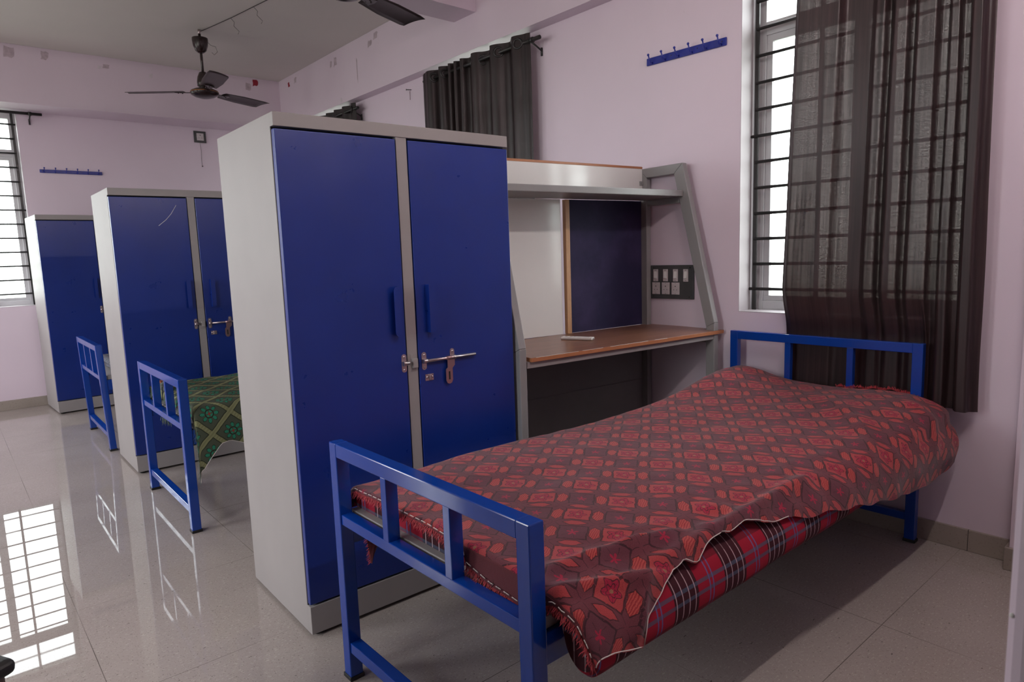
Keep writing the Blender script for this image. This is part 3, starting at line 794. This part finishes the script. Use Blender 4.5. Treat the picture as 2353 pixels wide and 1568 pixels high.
fringe([cfn(0, j) for j in range(0, NV)], M_FRINGE, cov, 0.019, 9)
fr2 = [cfn(i, 6)+Vector((0.0, 0, 0)) for i in range(0, 3)]
# frayed head hem
fringe([Vector((1.962, -0.70-0.30*t/30, 0.538+rise(1.957, -0.70-0.30*t/30)-0.015*sstep(20, 30, t)+0.003*math.sin(t))) for t in range(31)], M_FRINGE, cov, 0.014, 9, Vector((0.3, 0, 0.9)))
# the loose corner hanging behind the far post of the foot end
cm = MB()
tri = [Vector((0.075, -0.226, 0.475)), Vector((0.20, -0.224, 0.475)), Vector((0.100, -0.216, 0.285))]
def cornerf(i, j):
    u_ = i/12; v_ = j/12; top_ = tri[0].lerp(tri[1], u_); p = top_.lerp(tri[2], v_)
    p.y += 0.006*math.sin(u_*5+v_*2)*(v_); return p
cm.grid(cornerf, 13, 13, lambda i, j: (i*0.01, j*0.016)); co = cm.build('hanging_corner', M_COVER, cov)
fringe([tri[0].lerp(tri[2], t/16) for t in range(17)], M_FRINGE, cov, 0.014, 6, Vector((-0.9, 0, -0.4)))
th = MB().tube([(0.03, -0.865, 0.500), (0.026, -0.872, 0.492), (0.020, -0.866, 0.484), (0.022, -0.868, 0.4788)], 0.0006, 5); th.build('loose_thread', M_DARK, cov)

# bed 2 (green)
bed2 = copy_tree(bed1)
tag(bed2, 'middle blue bed frame with green bedspread between two cupboards', 'bed')
bed2.location = (-0.036, 1.122, 0); bed2.rotation_euler = (0, 0, -0.012)
bed3 = copy_tree(bed1); tag(bed3, 'farthest blue bed frame, its foot end showing left of the middle cupboard', 'bed')
bed3.location = (-0.040, 2.870, 0); bed3.rotation_euler = (0, -0.030, -0.012)
off2 = Vector((-0.02, 2.145, 0.0))
sec2 = [(y, z) for y, z in sec1]
m2 = mattress('mattress', 0.056, 1.92, [(-0.245, 0.478), (-0.238, 0.50), (-0.242, 0.524), (-0.30, 0.534), (-0.6, 0.536), (-0.95, 0.532), (-1.0, 0.520), (-1.012, 0.50), (-1.006, 0.479)], M_PLAIDB, 0.53, 4)
m2.location = off2; tag(m2, 'thin striped mattress on the middle blue bed, under the green bedspread', 'mattress')
sec_g = [(-0.222, 0.455), (-0.226, 0.510), (-0.236, 0.537), (-0.275, 0.546), (-0.50, 0.549), (-0.75, 0.5485), (-0.95, 0.545), (-1.000, 0.535), (-1.022, 0.505), (-1.030, 0.46), (-1.034, 0.40), (-1.036, 0.34), (-1.036, 0.28), (-1.036, 0.22)]
SG = arc(smooth_poly(sec_g, 3)); PG = smooth_poly(sec_g, 3)
def zs2(z):
    for k_ in range(len(PG)-1, 0, -1):
        if PG[k_-1][1] >= z >= PG[k_][1] and PG[k_][0] < -0.9: return SG[k_-1]+(SG[k_]-SG[k_-1])*(PG[k_-1][1]-z)/max(1e-6, PG[k_-1][1]-PG[k_][1])
    return SG[-1]
HEM2 = [(-0.07, 0.262), (0.0, 0.275), (0.03, 0.315), (0.08, 0.372), (0.12, 0.378), (0.20, 0.345), (0.5, 0.36), (1.0, 0.33), (1.9, 0.35)]
gcov, gfn, gus = bedspread('bedspread', M_GREEN, sec_g, 1.87, 0.050, 0.055, lambda u: zs2(lerp_tab(u, HEM2)), None, 150, 90,
    lambda x, y, s_: 0.010*math.sin(x*16+1)*sstep(0.78, 0.95, s_)*0.5+0.004*noise.noise(Vector((x*9, s_*9, 2))), None, top=0.545, seed=20, xmax=1.93)
gcov.location = off2; tag(gcov, 'green zigzag and flower patterned bedspread hanging off the middle bed', 'bedspread')
MB().tube([gfn(i, 89)+Vector((0, -0.001, 0)) for i in range(0, 80)], 0.0014, 5).build('hem_stitching', M_STITCH, gcov)
fringe([gfn(0, j) for j in range(0, 90)], M_FRINGEG, gcov, 0.022, 6)
# crumpled rolled clothes at the foot of bed 2
def lump(name, c, rx, ry, rz_, mat, seed, parent=None):
    m = MB(); q = bmesh.ops.create_icosphere(m.bm, subdivisions=4, radius=1.0)
    for v in q['verts']:
        n_ = v.co.copy(); d = 1+0.22*noise.noise(n_*1.6+Vector((seed, 0, 0)))+0.10*noise.noise(n_*4+Vector((0, seed, 0)))
        v.co = Vector((n_.x*rx*d, n_.y*ry*d, max(n_.z*rz_*d, -rz_*0.75)))+Vector(c)
    return m.build(name, mat, parent, True)
M_OLIVE = plain('faded_olive_cloth', (0.13, 0.14, 0.12, 1), 0.9, var=0.35, scale=25)
l1 = lump('folded_cloth', (0.040, 1.66, 0.560), 0.028, 0.055, 0.030, M_OLIVE, 3)
tag(l1, 'crumpled faded olive cloth at the foot of the green bed', 'cloth')
l2 = lump('folded_cloth', (0.042, 1.775, 0.555), 0.024, 0.035, 0.022, plain('orange_brown_cloth', (0.32, 0.10, 0.05, 1), 0.9, var=0.4, scale=40), 8)
tag(l2, 'small orange cloth tucked beside the olive cloth on the green bed', 'cloth')
ts = MB()
tas = empty('tassel', (0.0, 0, 0))
f_ = MB()
for k in range(60):
    p = Vector((-0.02+random.uniform(0, 0.03), 1.50+random.uniform(-.035, .035), 0.47)); d = Vector((random.uniform(-.3, .3), random.uniform(-.3, .3), -1)).normalized()
    f_.tube([p, p+d*random.uniform(0.03, 0.075)], [0.0018, 0.0006], 4)
tso = f_.build('fringe', M_FRINGEG, gcov); tso.location = -off2
bpy.data.objects.remove(tas)
# bed 3 contents
off3 = Vector((-0.03, 3.893, 0.0))
m3 = mattress('mattress', 0.075, 1.92, [(-0.245, 0.478), (-0.238, 0.50), (-0.242, 0.524), (-0.30, 0.534), (-0.6, 0.536), (-0.95, 0.532), (-1.0, 0.520), (-1.012, 0.50), (-1.006, 0.479)], M_PLAIDB, 0.53, 9)
m3.location = off3; tag(m3, 'thin striped mattress on the farthest blue bed', 'mattress')
bl = lump('folded_blanket', (0.13, 2.975, 0.575), 0.07, 0.085, 0.045, M_PINK, 5)
tag(bl, 'folded pink patterned blanket on the farthest bed', 'blanket')

# ------------------------------------------------------------------ curtains
def curtain(name, y0, y1, ztop, zbot, folds, label, xc=1.958, amp=0.034, back=None, eyelets=(), nz=60, skew=None, group=None, hemw=0.0, mat=None):
    """y0<y1. folds: list of (fraction of width 0..1 from y1 side, depth -1..1) control points"""
    NU = 260
    fr = folds
    def wave(t):
        for (a, va), (b_, vb) in zip(fr, fr[1:]):
            if t <= b_:
                k = (t-a)/(b_-a); k = (1-math.cos(math.pi*k))/2; return va+(vb-va)*k
        return fr[-1][1]
    e = empty(name, (xc, (y0+y1)/2, zbot), 0, label, 'curtain', group)
    def fn(i, j):
        t = i/(NU-1); z = ztop+(zbot-ztop)*j/(nz-1)
        wv_ = wave(t); dv = (wave(min(1, t+0.004))-wave(max(0, t-0.004)))
        y = y1+(y0-y1)*t
        if skew: y += skew(t, z)
        a_ = amp; cx = xc
        if back: cx, a_ = back(y, z)
        zr = (ztop-z)
        x = cx+a_*(wv_*(1-0.0*zr))+a_*0.15*noise.noise(Vector((t*9, z*1.6, 3)))
        y += 0.35*a_*math.sin(wv_*2.2)*0.4+0.004*noise.noise(Vector((t*20, z*2.2, 7)))
        if j == 0: z += 0.004*wv_
        z2 = z-(hemw*math.sin(t*7) if j == nz-1 else 0)
        return Vector((x-xc, y-(y0+y1)/2, z2-zbot))
    Lc = (y1-y0)*1.5
    m = MB().grid(fn, NU, nz, lambda i, j: (i/(NU-1)*Lc, j/(nz-1)*(ztop-zbot)))
    c = m.build('fabric', mat or M_CURT, e)
    # eyelet rings with the cloth at the rod height
    for t in eyelets:
        i = int(t*(NU-1)); j = int((ztop-2.343)/(ztop-zbot)*(nz-1)+0.5)
        p = fn(i, j); q = fn(min(i+2, NU-1), j)-fn(max(i-2, 0), j); q.z = 0; q.normalize(); nrm = Vector((q.y, -q.x, 0))
        r = MB(); zc_ = 2.343-zbot
        pts = [Vector((p.x, p.y, zc_))+q*0.026*math.cos(2*math.pi*k/24)+Vector((0, 0, 1))*0.026*math.sin(2*math.pi*k/24)+nrm*0.0 for k in range(24)]
        nn = len(pts); rings = []
        for k in range(nn):
            rad = (pts[k]-Vector((p.x, p.y, zc_))).normalized()
            rings.append([r.bm.verts.new(pts[k]+rad*0.006*math.cos(2*math.pi*h/8)+nrm*0.004*math.sin(2*math.pi*h/8)) for h in range(8)])
        for k in range(nn):
            for h in range(8): r.bm.faces.new((rings[k][h], rings[k][(h+1) % 8], rings[(k+1) % nn][(h+1) % 8], rings[(k+1) % nn][h])).smooth = True
        r.build('eyelet', M_BLACKMET, e)
    return e
def uneven(ts, amps):
    out = [(0, amps[0]*0.3)]
    for k, t in enumerate(ts): out.append((t, amps[k % len(amps)]*(1 if k % 2 == 0 else -1)))
    out.append((1.0, 0.2)); return out
GC = 'dark brown sheer eyelet curtains'
# curtain of the desk window: fraction 0 at y1 (left in the picture)
f2 = [(0, 0.2), (0.03, -0.3), (0.10, -1), (0.165, 0.9), (0.215, -0.9), (0.27, 0.8), (0.30, -0.6), (0.325, 0.6), (0.355, -0.6), (0.385, 0.6), (0.42, -0.7), (0.46, 0.8), (0.55, -1), (0.63, 1), (0.72, -1), (0.81, 1), (0.90, -1), (0.97, -0.1), (1, 0.3)]
curtain('curtain', 1.065, 2.165, 2.392, 0.62, f2, 'dark brown eyelet curtain bunched above the desk, behind the nearest cupboard', eyelets=(0.135, 0.245, 0.515, 0.60, 0.76, 0.93), group=GC, mat=M_CURTD)
f1 = [(0, 0.2)]+[(0.04+0.92*k/14, (1 if k % 2 else -1)*(0.7+0.3*math.sin(k*3))) for k in range(15)]+[(1, 0.2)]
curtain('curtain', 3.145, 4.30, 2.392, 0.62, f1, 'farthest dark brown curtain, only its top showing over the nearest cupboard', eyelets=(0.08, 0.95), group=GC, mat=M_CURTD)
def back3(y, z):
    low = 1-sstep(0.76, 0.98, z); behind = 1-sstep(-0.98, -1.05, y) if False else (1.0 if y > -0.99 else max(0.0, 1-(-0.99-y)/0.06))
    k = low*behind
    return 1.962+(2.0225-1.962)*k, 0.034*(1-k)+0.0085*k
def skew3(t, z):
    # the left edge leans outwards towards the hem
    d = (2.1-z)
    return (0.033*d)*(1-t)-0.010*d*t
f3 = [(0, 0.4), (0.03, -0.25), (0.25, -0.15), (0.295, 0.9), (0.42, 1.0), (0.465, -0.5), (0.50, -0.6), (0.525, 0.7), (0.555, -0.4), (0.61, -0.5), (0.64, 0.9), (0.67, -0.4), (0.745, -0.5), (0.77, 1.0), (0.795, 1.0), (0.815, -0.3), (0.845, -0.4), (0.87, 1.0), (0.89, 1.0), (0.91, -0.3), (0.945, -0.3), (0.975, 0.6), (1, 0.9)]
curtain('curtain', -1.170, -0.498, 2.392, 0.535, f3, 'long sheer brown curtain over the barred window behind the nearest headboard', back=back3, eyelets=(), skew=skew3, nz=90, group=GC)

def rod(y0, y1, label, brackets, axis='y', pos=(1.958, 2.343)):
    e = empty('curtain_rod', ((pos[0], (y0+y1)/2, pos[1]) if axis == 'y' else ((y0+y1)/2, pos[0], pos[1])), 0, label, 'curtain rod', 'black curtain rods on brackets')
    h = (y1-y0)/2
    a = lambda t, d=0, z=0: (d, t, z) if axis == 'y' else (t, d, z)
    m = MB().tube([a(-h), a(h)], 0.0115, 14); m.build('pole', M_BLACKMET, e)
    MB().tube([a(-h-0.002), a(-h+0.001)], 0.0085, 12).build('pole_end', M_DARK, e); MB().tube([a(h-0.001), a(h+0.002)], 0.0085, 12).build('pole_end', M_DARK, e)
    gap = (XW-pos[0]) if axis == 'y' else (YW-pos[0])
    for t in brackets:
        tt = t-(y0+y1)/2; b = MB()
        b.tube([a(tt, gap-0.001, -0.052), a(tt, gap-0.006, -0.045), a(tt, gap*0.35, -0.024), a(tt, 0.0, -0.013)], 0.0055, 8)
        b.tube([a(tt, gap-0.004, -0.075), a(tt, gap-0.004, -0.03)], 0.0065, 8)
        b.tube([a(tt-0.011, 0, 0), a(tt+0.011, 0, 0)], 0.0155, 14)
        b.build('bracket', M_BLACKMET, e)
    return e
rod(0.978, 2.15, 'black curtain rod above the desk, its open end nearest the hook rack', (1.045, 2.10))
rod(3.105, 4.42, 'farthest black curtain rod on the window wall, showing over the nearest cupboard', (3.19, 4.37))
rod(-1.28, -0.13, 'black curtain rod over the near window, above the picture', (-1.2, -0.19))
rod(-1.15, 0.052, 'black curtain rod over the barred far window', (-1.08, -0.028), 'x', (4.875, 2.392))

# ------------------------------------------------------------------ wall fittings
def hook_rack(L, H, hooks, y_up=0.0):
    """local: x along, z up, -y out of the wall"""
    e = empty('hook_rack', (0, 0, 0))
    p = MB().box(0, L, -0.008, 0, -H/2, H/2, 0.004, 2).build('back_plate', M_HOOK, e)
    s = MB()
    for x in (0.02, L*0.36, L*0.66, L-0.025): s.lathe([(0.0035, 0), (0.0035, 0.001)], 8); 
    s.bm.free(); s = MB()
    for x in (0.020, L*0.33, L*0.66, L-0.022): s.sphere((x, -0.0078, 0.002), 0.0032, 1)
    s.build('screw', M_PLATE, e)
    for x in hooks:
        h = MB(); h.tube([(x, -0.008, -0.010), (x, -0.016, -0.013), (x, -0.027, -0.002), (x, -0.038, 0.020)], [0.0055, 0.0042, 0.0036, 0.0032], 8)
        h.sphere((x, -0.0395, 0.0235), 0.0062, 2); h.build('hook', M_HOOK, e)
    return e
hr = hook_rack(0.442, 0.036, [0.035+0.076*k for k in range(6)]); hr.location = (XW, 0.296, 2.0615)
hr.rotation_euler = (0, 0.016, -math.pi/2); hr.rotation_mode = 'XYZ'
tag(hr, 'blue six hook wall rack beside the long sheer curtain', 'hook rack', 'blue wall hook racks')
hr2 = hook_rack(0.45, 0.028, [0.03+0.078*k for k in range(6)]); hr2.location = (0.0, YW, 1.951)
tag(hr2, 'blue hook rack on the far wall right of the barred window', 'hook rack', 'blue wall hook racks')

def sockets(m, cx, cz, s_=1.0, y=-0.0135):
    for dx, dz, r in ((0, 0.011, 0.0028), (-0.0085, -0.006, 0.0020), (0.0085, -0.006, 0.0020)):
        m.tube([(cx+dx*s_, y-0.0006, cz+dz*s_), (cx+dx*s_, y+0.001, cz+dz*s_)], r*s_, 8)
sb = empty('switch_board', (XW, 0.276, 0.895), -math.pi/2, 'dark grey switch board with four switches and three sockets beside the desk', 'switch board')
MB().box(0, 0.256, -0.010, 0, 0, 0.168, 0.002).build('back_plate', M_PLATE, sb)
for x in (0.019, 0.079, 0.139, 0.199):
    s = MB().box(x, x+0.028, -0.014, -0.009, 0.087, 0.148, 0.0015).build('switch', M_IVORY, sb)
    MB().prism([(-0.0135, 0.100), (-0.0185, 0.104), (-0.0145, 0.136), (-0.0135, 0.137)], 'x', x+0.006, x+0.022).build('rocker', M_WHITE, s)
    d = MB(); d.sphere((x+0.014, -0.014, 0.142), 0.0018, 1).sphere((x+0.014, -0.014, 0.093), 0.0018, 1); d.build('screw', M_DARK, s)
for x in (0.012, 0.071, 0.130):
    s = MB().box(x, x+0.046, -0.0135, -0.009, 0.022, 0.082, 0.0015).build('socket', M_IVORY, sb)
    d = MB(); sockets(d, x+0.023, 0.052); d.sphere((x+0.023, -0.0135, 0.077), 0.0017, 1).sphere((x+0.023, -0.0135, 0.027), 0.0017, 1); d.build('pin_hole', M_DARK, s)
d = MB()
for x, z in ((0.02, 0.155), (0.236, 0.155), (0.02, 0.012), (0.232, 0.012)): d.sphere((x, -0.0098, z), 0.0035, 1)
d.build('screw', M_DARK, sb)

fs = empty('power_socket', (1.232, YW, 2.278), 0, 'small square power socket on a dark plate high on the far wall', 'power socket')
MB().box(0, 0.108, -0.010, 0, 0, 0.106, 0.002).build('back_plate', M_PLATE, fs)
s = MB().box(0.024, 0.086, -0.0135, -0.009, 0.020, 0.086, 0.0015).build('socket', M_IVORY, fs)
d = MB(); sockets(d, 0.055, 0.052, 1.5); d.build('pin_hole', M_DARK, s)
dc = MB().tube([(1.283, YW-0.003, 2.277), (1.288, YW-0.004, 2.20), (1.284, YW-0.003, 2.12), (1.286, YW-0.003, 2.07)], 0.0012, 5); dc.sphere((1.286, YW-0.006, 2.062), 0.0065, 1)
tag(dc.build('pull_cord', M_WIRE), 'thin cord ending in a small knob below the far wall socket', 'cord')
nl = MB().tube([(XW+0.002, 2.437, 2.357), (XW-0.035, 2.450, 2.356)], 0.0028, 8); nl.tube([(XW-0.034, 2.4495, 2.356), (XW-0.037, 2.4505, 2.356)], 0.0060, 10)
tag(nl.build('nail', M_PLATE), 'steel nail sticking out of the wall between the two curtains', 'nail')
tg = MB().tube([(XW-0.003, 2.455, 2.35), (XW-0.003, 2.456, 2.29)], 0.003, 6); tag(tg.build('peg', M_TAPE), 'thin grey strip hanging beside the nail on the window wall', 'strip')

# tape leftovers and red paper scraps high on the beams
def scrap(name, poly, plane, c, mat, label, cat, group=None):
    m = MB()
    if plane == 'y': m.prism([(c[0]+p[0], c[2]+p[1]) for p in poly], 'y', c[1]-0.0012, c[1]-0.0002)
    else: m.prism([(c[1]-p[0], c[2]+p[1]) for p in poly], 'x', c[0]-0.0012, c[0]-0.0002)
    return tag(m.build(name, mat), label, cat, group)
def quad(a, b_, s_=0.0):
    base = [(-.5, -.5), (-.1, -.42), (.25, -.5), (.5, -.35), (.44, 0.02), (.5, .38), (.2, .5), (-.15, .44), (-.46, .5), (-.5, .1), (-.42, -.2)]
    return [((x+random.uniform(-.09, .09))*a+s_*y, (y+random.uniform(-.09, .09))*b_) for x, y in base]
GT = 'tape leftovers on the beams'
scrap('paper_scrap', quad(0.050, 0.060, 0.004), 'y', (1.722, YBF, 2.808), M_RED, 'red paper scrap stuck high on the far beam near the corner', 'paper scrap')
scrap('paper_scrap', quad(0.040, 0.045, -0.008), 'x', (BXO, 4.375, 2.775), M_RED, 'red paper scrap stuck on the long beam near the corner', 'paper scrap')
TF = ['large grey tape patch high on the far beam, at the left edge of the photo', 'grey tape patch high on the far beam, second from the left edge', 'small pale torn tape high on the far beam, left of the ceiling fan', 'grey tape smear touching the small pale torn tape on the far beam', 'small pale tape remnant on the far beam, nearest left of the fan', 'grey tape patch just left of the red paper scrap on the far beam']
for (x, z, a_, b_, mt), lb in zip(((-0.14, 2.786, 0.07, 0.075, M_TAPE), (0.085, 2.797, 0.05, 0.065, M_TAPE), (0.453, 2.762, 0.035, 0.03, M_TAPEL), (0.50, 2.775, 0.05, 0.03, M_TAPE), (0.83, 2.748, 0.03, 0.035, M_TAPEL), (1.652, 2.765, 0.05, 0.06, M_TAPE)), TF):
    scrap('tape_residue', quad(a_, b_, 0.008), 'y', (x, YBF, z), mt, lb, 'tape', 'tape leftovers on the far beam')
TL_ = ['lower grey tape smear on the long beam nearest the second fan blade', 'wide grey tape smear on the long beam, closest to the second fan', 'tall grey tape patch in the middle of the long beam', 'narrow grey tape strip left of the tall tape patch on the long beam', 'grey tape patch on the long beam beside the far corner']
for (y, z, a_, b_), lb in zip(((2.84, 2.765, 0.06, 0.045), (2.75, 2.80, 0.06, 0.045), (3.42, 2.765, 0.05, 0.07), (3.50, 2.76, 0.03, 0.05), (4.225, 2.785, 0.045, 0.05)), TL_):
    scrap('tape_residue', quad(a_, b_, 0.01), 'x', (BXO, y, z), M_TAPE, lb, 'tape', 'tape leftovers on the long beam')
scrap('tape_residue', quad(0.035, 0.04), 'x', (BXO, 3.36, 2.445), M_TAPEL, 'pale tape patch low on the long beam above the farthest curtain', 'tape')
scrap('tape_residue', quad(0.012, 0.17), 'x', (BXO, 3.06, 2.62), M_TAPE, 'thin reddish drip mark on the long beam', 'tape')

# ------------------------------------------------------------------ ceiling fans
def make_fan(zc, zh):
    e = empty('ceiling_fan', (0, 0, 0))     # origin at the ceiling
    d = zc-zh
    MB().tube([(0, 0, 0.0), (0, 0, -0.03)], 0.010, 10).build('hanger', M_STEEL, e)
    MB().lathe([(0.0545, -0.060), (0.055, -0.075), (0.050, -0.115), (0.038, -0.148), (0.020, -0.163), (0.008, -0.166)], 28).build('canopy', M_BROWN, e)
    MB().tube([(0, 0, -0.03), (0, 0, -d+0.08)], 0.0095, 12).build('down_rod', M_BROWN, e)
    m = MB().lathe([(0.012, -d+0.150), (0.026, -d+0.142), (0.040, -d+0.110), (0.046, -d+0.075), (0.045, -d+0.045), (0.030, -d+0.035), (0.030, -d+0.028), (0.070, -d+0.022), (0.094, -d+0.010), (0.098, -d-0.004), (0.094, -d-0.016), (0.070, -d-0.030), (0.035, -d-0.040), (0.005, -d-0.042)], 36).build('motor', M_BROWN, e)
    MB().lathe([(0.0975, -d+0.004), (0.0992, -d+0.001), (0.0985, -d-0.002)], 36).build('trim_ring', M_GOLD, m)
    for k in range(3):
        a = 2*math.pi*k/3; ca, sa = math.cos(a), math.sin(a); nseg = 14; b = MB()
        def P(r, wv_, dz): return Vector((ca*r-sa*wv_, sa*r+ca*wv_, -d+dz))
        top_, bot = [], []
        for i in range(nseg+1):
            r = 0.155+(0.545-0.155)*i/nseg; w_ = 0.052+0.016*min(1, i/6)
            if i == nseg: w_ *= 0.90
            row = []
            for j in range(7):
                t = (j/6-0.5)*2; y = t*w_; z = 0.010-0.16*y-0.006*t*t+0.004
                row.append(P(r+(0.014*(1-t) if i == nseg else 0), y, z))
            top_.append([b.bm.verts.new(p) for p in row]); bot.append([b.bm.verts.new(p-Vector((0, 0, 0.0022))) for p in row])
        for L_, fl in ((top_, 0), (bot, 1)):
            for i in range(nseg):
                for j in range(6): b.bm.faces.new((L_[i][j], L_[i+1][j], L_[i+1][j+1], L_[i][j+1])).smooth = True
        for i in range(nseg):
            for j in (0, 6): b.bm.faces.new((top_[i][j], top_[i+1][j], bot[i+1][j], bot[i][j]))
        for j in range(6):
            for i in (0, nseg): b.bm.faces.new((top_[i][j], top_[i][j+1], bot[i][j+1], bot[i][j]))
        bo = b.build('blade', M_BLADE, e)
        br = MB(); q = [P(0.07, -0.018, 0.004), P(0.07, 0.018, -0.000), P(0.15, 0.016, 0.0015), P(0.205, 0.030, 0.0), P(0.215, 0.0, 0.0065), P(0.205, -0.030, 0.0105), P(0.15, -0.016, 0.007)]
        tp_ = [br.bm.verts.new(p) for p in q]; bt_ = [br.bm.verts.new(p-Vector((0, 0, 0.005))) for p in q]
        br.bm.faces.new(tp_); br.bm.faces.new(bt_)
        for i in range(len(q)): br.bm.faces.new((tp_[i], tp_[(i+1) % len(q)], bt_[(i+1) % len(q)], bt_[i]))
        for rr, ww in ((0.165, 0.014), (0.165, -0.014), (0.19, 0.0)):
            br.sphere(P(rr, ww, 0.000), 0.005, 1)
        br.build('blade_bracket', M_BROWN, bo)
    return e
fan = make_fan(ZC, 2.405); fan2 = copy_tree(fan)
fan.location = (0.915, 3.50, ZC); fan.rotation_euler = (0, 0, math.radians(23))
fan2.location = (0.860, 1.145, ZC); fan2.rotation_euler = (0, 0, math.radians(22))
tag(fan, 'dark brown three blade ceiling fan hanging over the far beds', 'ceiling fan', 'dark brown ceiling fans')
tag(fan2, 'nearer brown ceiling fan, one blade showing at the top edge', 'ceiling fan', 'dark brown ceiling fans')
wr = MB(); wp = [(0.93, 3.52, ZC-0.004), (0.959, 3.40, ZC-0.003), (1.017, 3.12, ZC-0.003), (1.098, 2.646, ZC-0.003), (1.20, 2.1, ZC-0.003)]
wr.tube(wp, 0.0024, 6)
for (x, y) in ((1.017, 3.12), (1.07, 2.82)):
    wr.tube([(x, y, ZC-0.003), (x+0.02, y-0.01, ZC-0.03), (x+0.01, y-0.02, ZC-0.06), (x+0.045, y-0.02, ZC-0.09), (x+0.035, y-0.02, ZC-0.11)], 0.0014, 5)
tag(wr.build('ceiling_wire', M_WIRE), 'thin dusty wire strung along the ceiling from the far fan', 'wire')
cw = MB().tube([(0.95, 3.50, ZC-0.06), (0.985, 3.49, ZC-0.10), (1.02, 3.49, ZC-0.105), (1.03, 3.49, ZC-0.14), (1.005, 3.49, ZC-0.165), (0.99, 3.49, ZC-0.15)], 0.0013, 5)
cwo = cw.build('loose_wire', M_WIRE, fan); cwo.matrix_parent_inverse = (Matrix.Translation(fan.location) @ Matrix.Rotation(math.radians(23), 4, 'Z')).inverted()

# ------------------------------------------------------------------ tube light on the door wall, behind the camera's right
M_TUBE = Mat('lit_fluorescent_tube'); M_TUBE.base((0.8, 0.8, 0.8, 1))
M_TUBE.bsdf.inputs['Emission Color'].default_value = (1.0, 0.90, 0.86, 1); M_TUBE.bsdf.inputs['Emission Strength'].default_value = TUBE
tl_ = empty('tube_light', (0.72, YN, 2.40), 0, 'lit white fluorescent tube light on the wall beside the doorway, outside the photo', 'tube light')
MB().box(-0.62, 0.62, 0.0, 0.022, -0.018, 0.018, 0.003).build('batten', M_WHITE, tl_)
MB().tube([(-0.59, 0.047, 0), (0.59, 0.047, 0)], 0.013, 14).build('lamp_tube', M_TUBE.m, tl_)
for s_ in (-1, 1): MB().box(s_*0.605-0.015, s_*0.605+0.015, 0.0215, 0.062, -0.016, 0.016, 0.003).build('lamp_holder', M_WHITE, tl_)

# ------------------------------------------------------------------ chair whose arm tip shows at the lower left
chr_ = empty('office_chair', (-1.047, -0.615, 0), 0.5, 'black chair whose rounded arm tip shows at the lower left corner', 'chair')
MB().box(-0.22, 0.22, -0.20, 0.24, 0.36, 0.41, 0.02, 3).build('seat', M_BLACK, chr_)
MB().box(-0.20, 0.20, 0.24, 0.28, 0.46, 0.84, 0.02, 3).build('backrest', M_BLACK, chr_)
for s_ in (-1, 1):
    a_ = MB().box(s_*0.255-0.024, s_*0.255+0.024, -0.17, 0.12, 0.535, 0.560, 0.011, 4).build('armrest', M_BLACK, chr_)
    MB().box(s_*0.255-0.014, s_*0.255+0.014, -0.155, -0.115, 0.37, 0.537, 0.006).box(min(s_*0.21, s_*0.269), max(s_*0.21, s_*0.269), -0.155, -0.115, 0.365, 0.385, 0.004).build('arm_post', M_CHAIRP, a_)
MB().tube([(0, 0.02, 0.08), (0, 0.02, 0.365)], 0.025, 14).box(-0.02, 0.02, 0.22, 0.262, 0.37, 0.50, 0.004).build('column', M_BLACK, chr_)
for k in range(5):
    a = 2*math.pi*k/5+0.3; lg = MB().tube([(0, 0.02, 0.085), (0.24*math.cos(a), 0.02+0.24*math.sin(a), 0.055)], [0.018, 0.012], 8).build('leg', M_BLACK, chr_)
    MB().sphere((0.24*math.cos(a), 0.02+0.24*math.sin(a), 0.026), 0.0255, 2).build('castor', M_BLACK, lg)
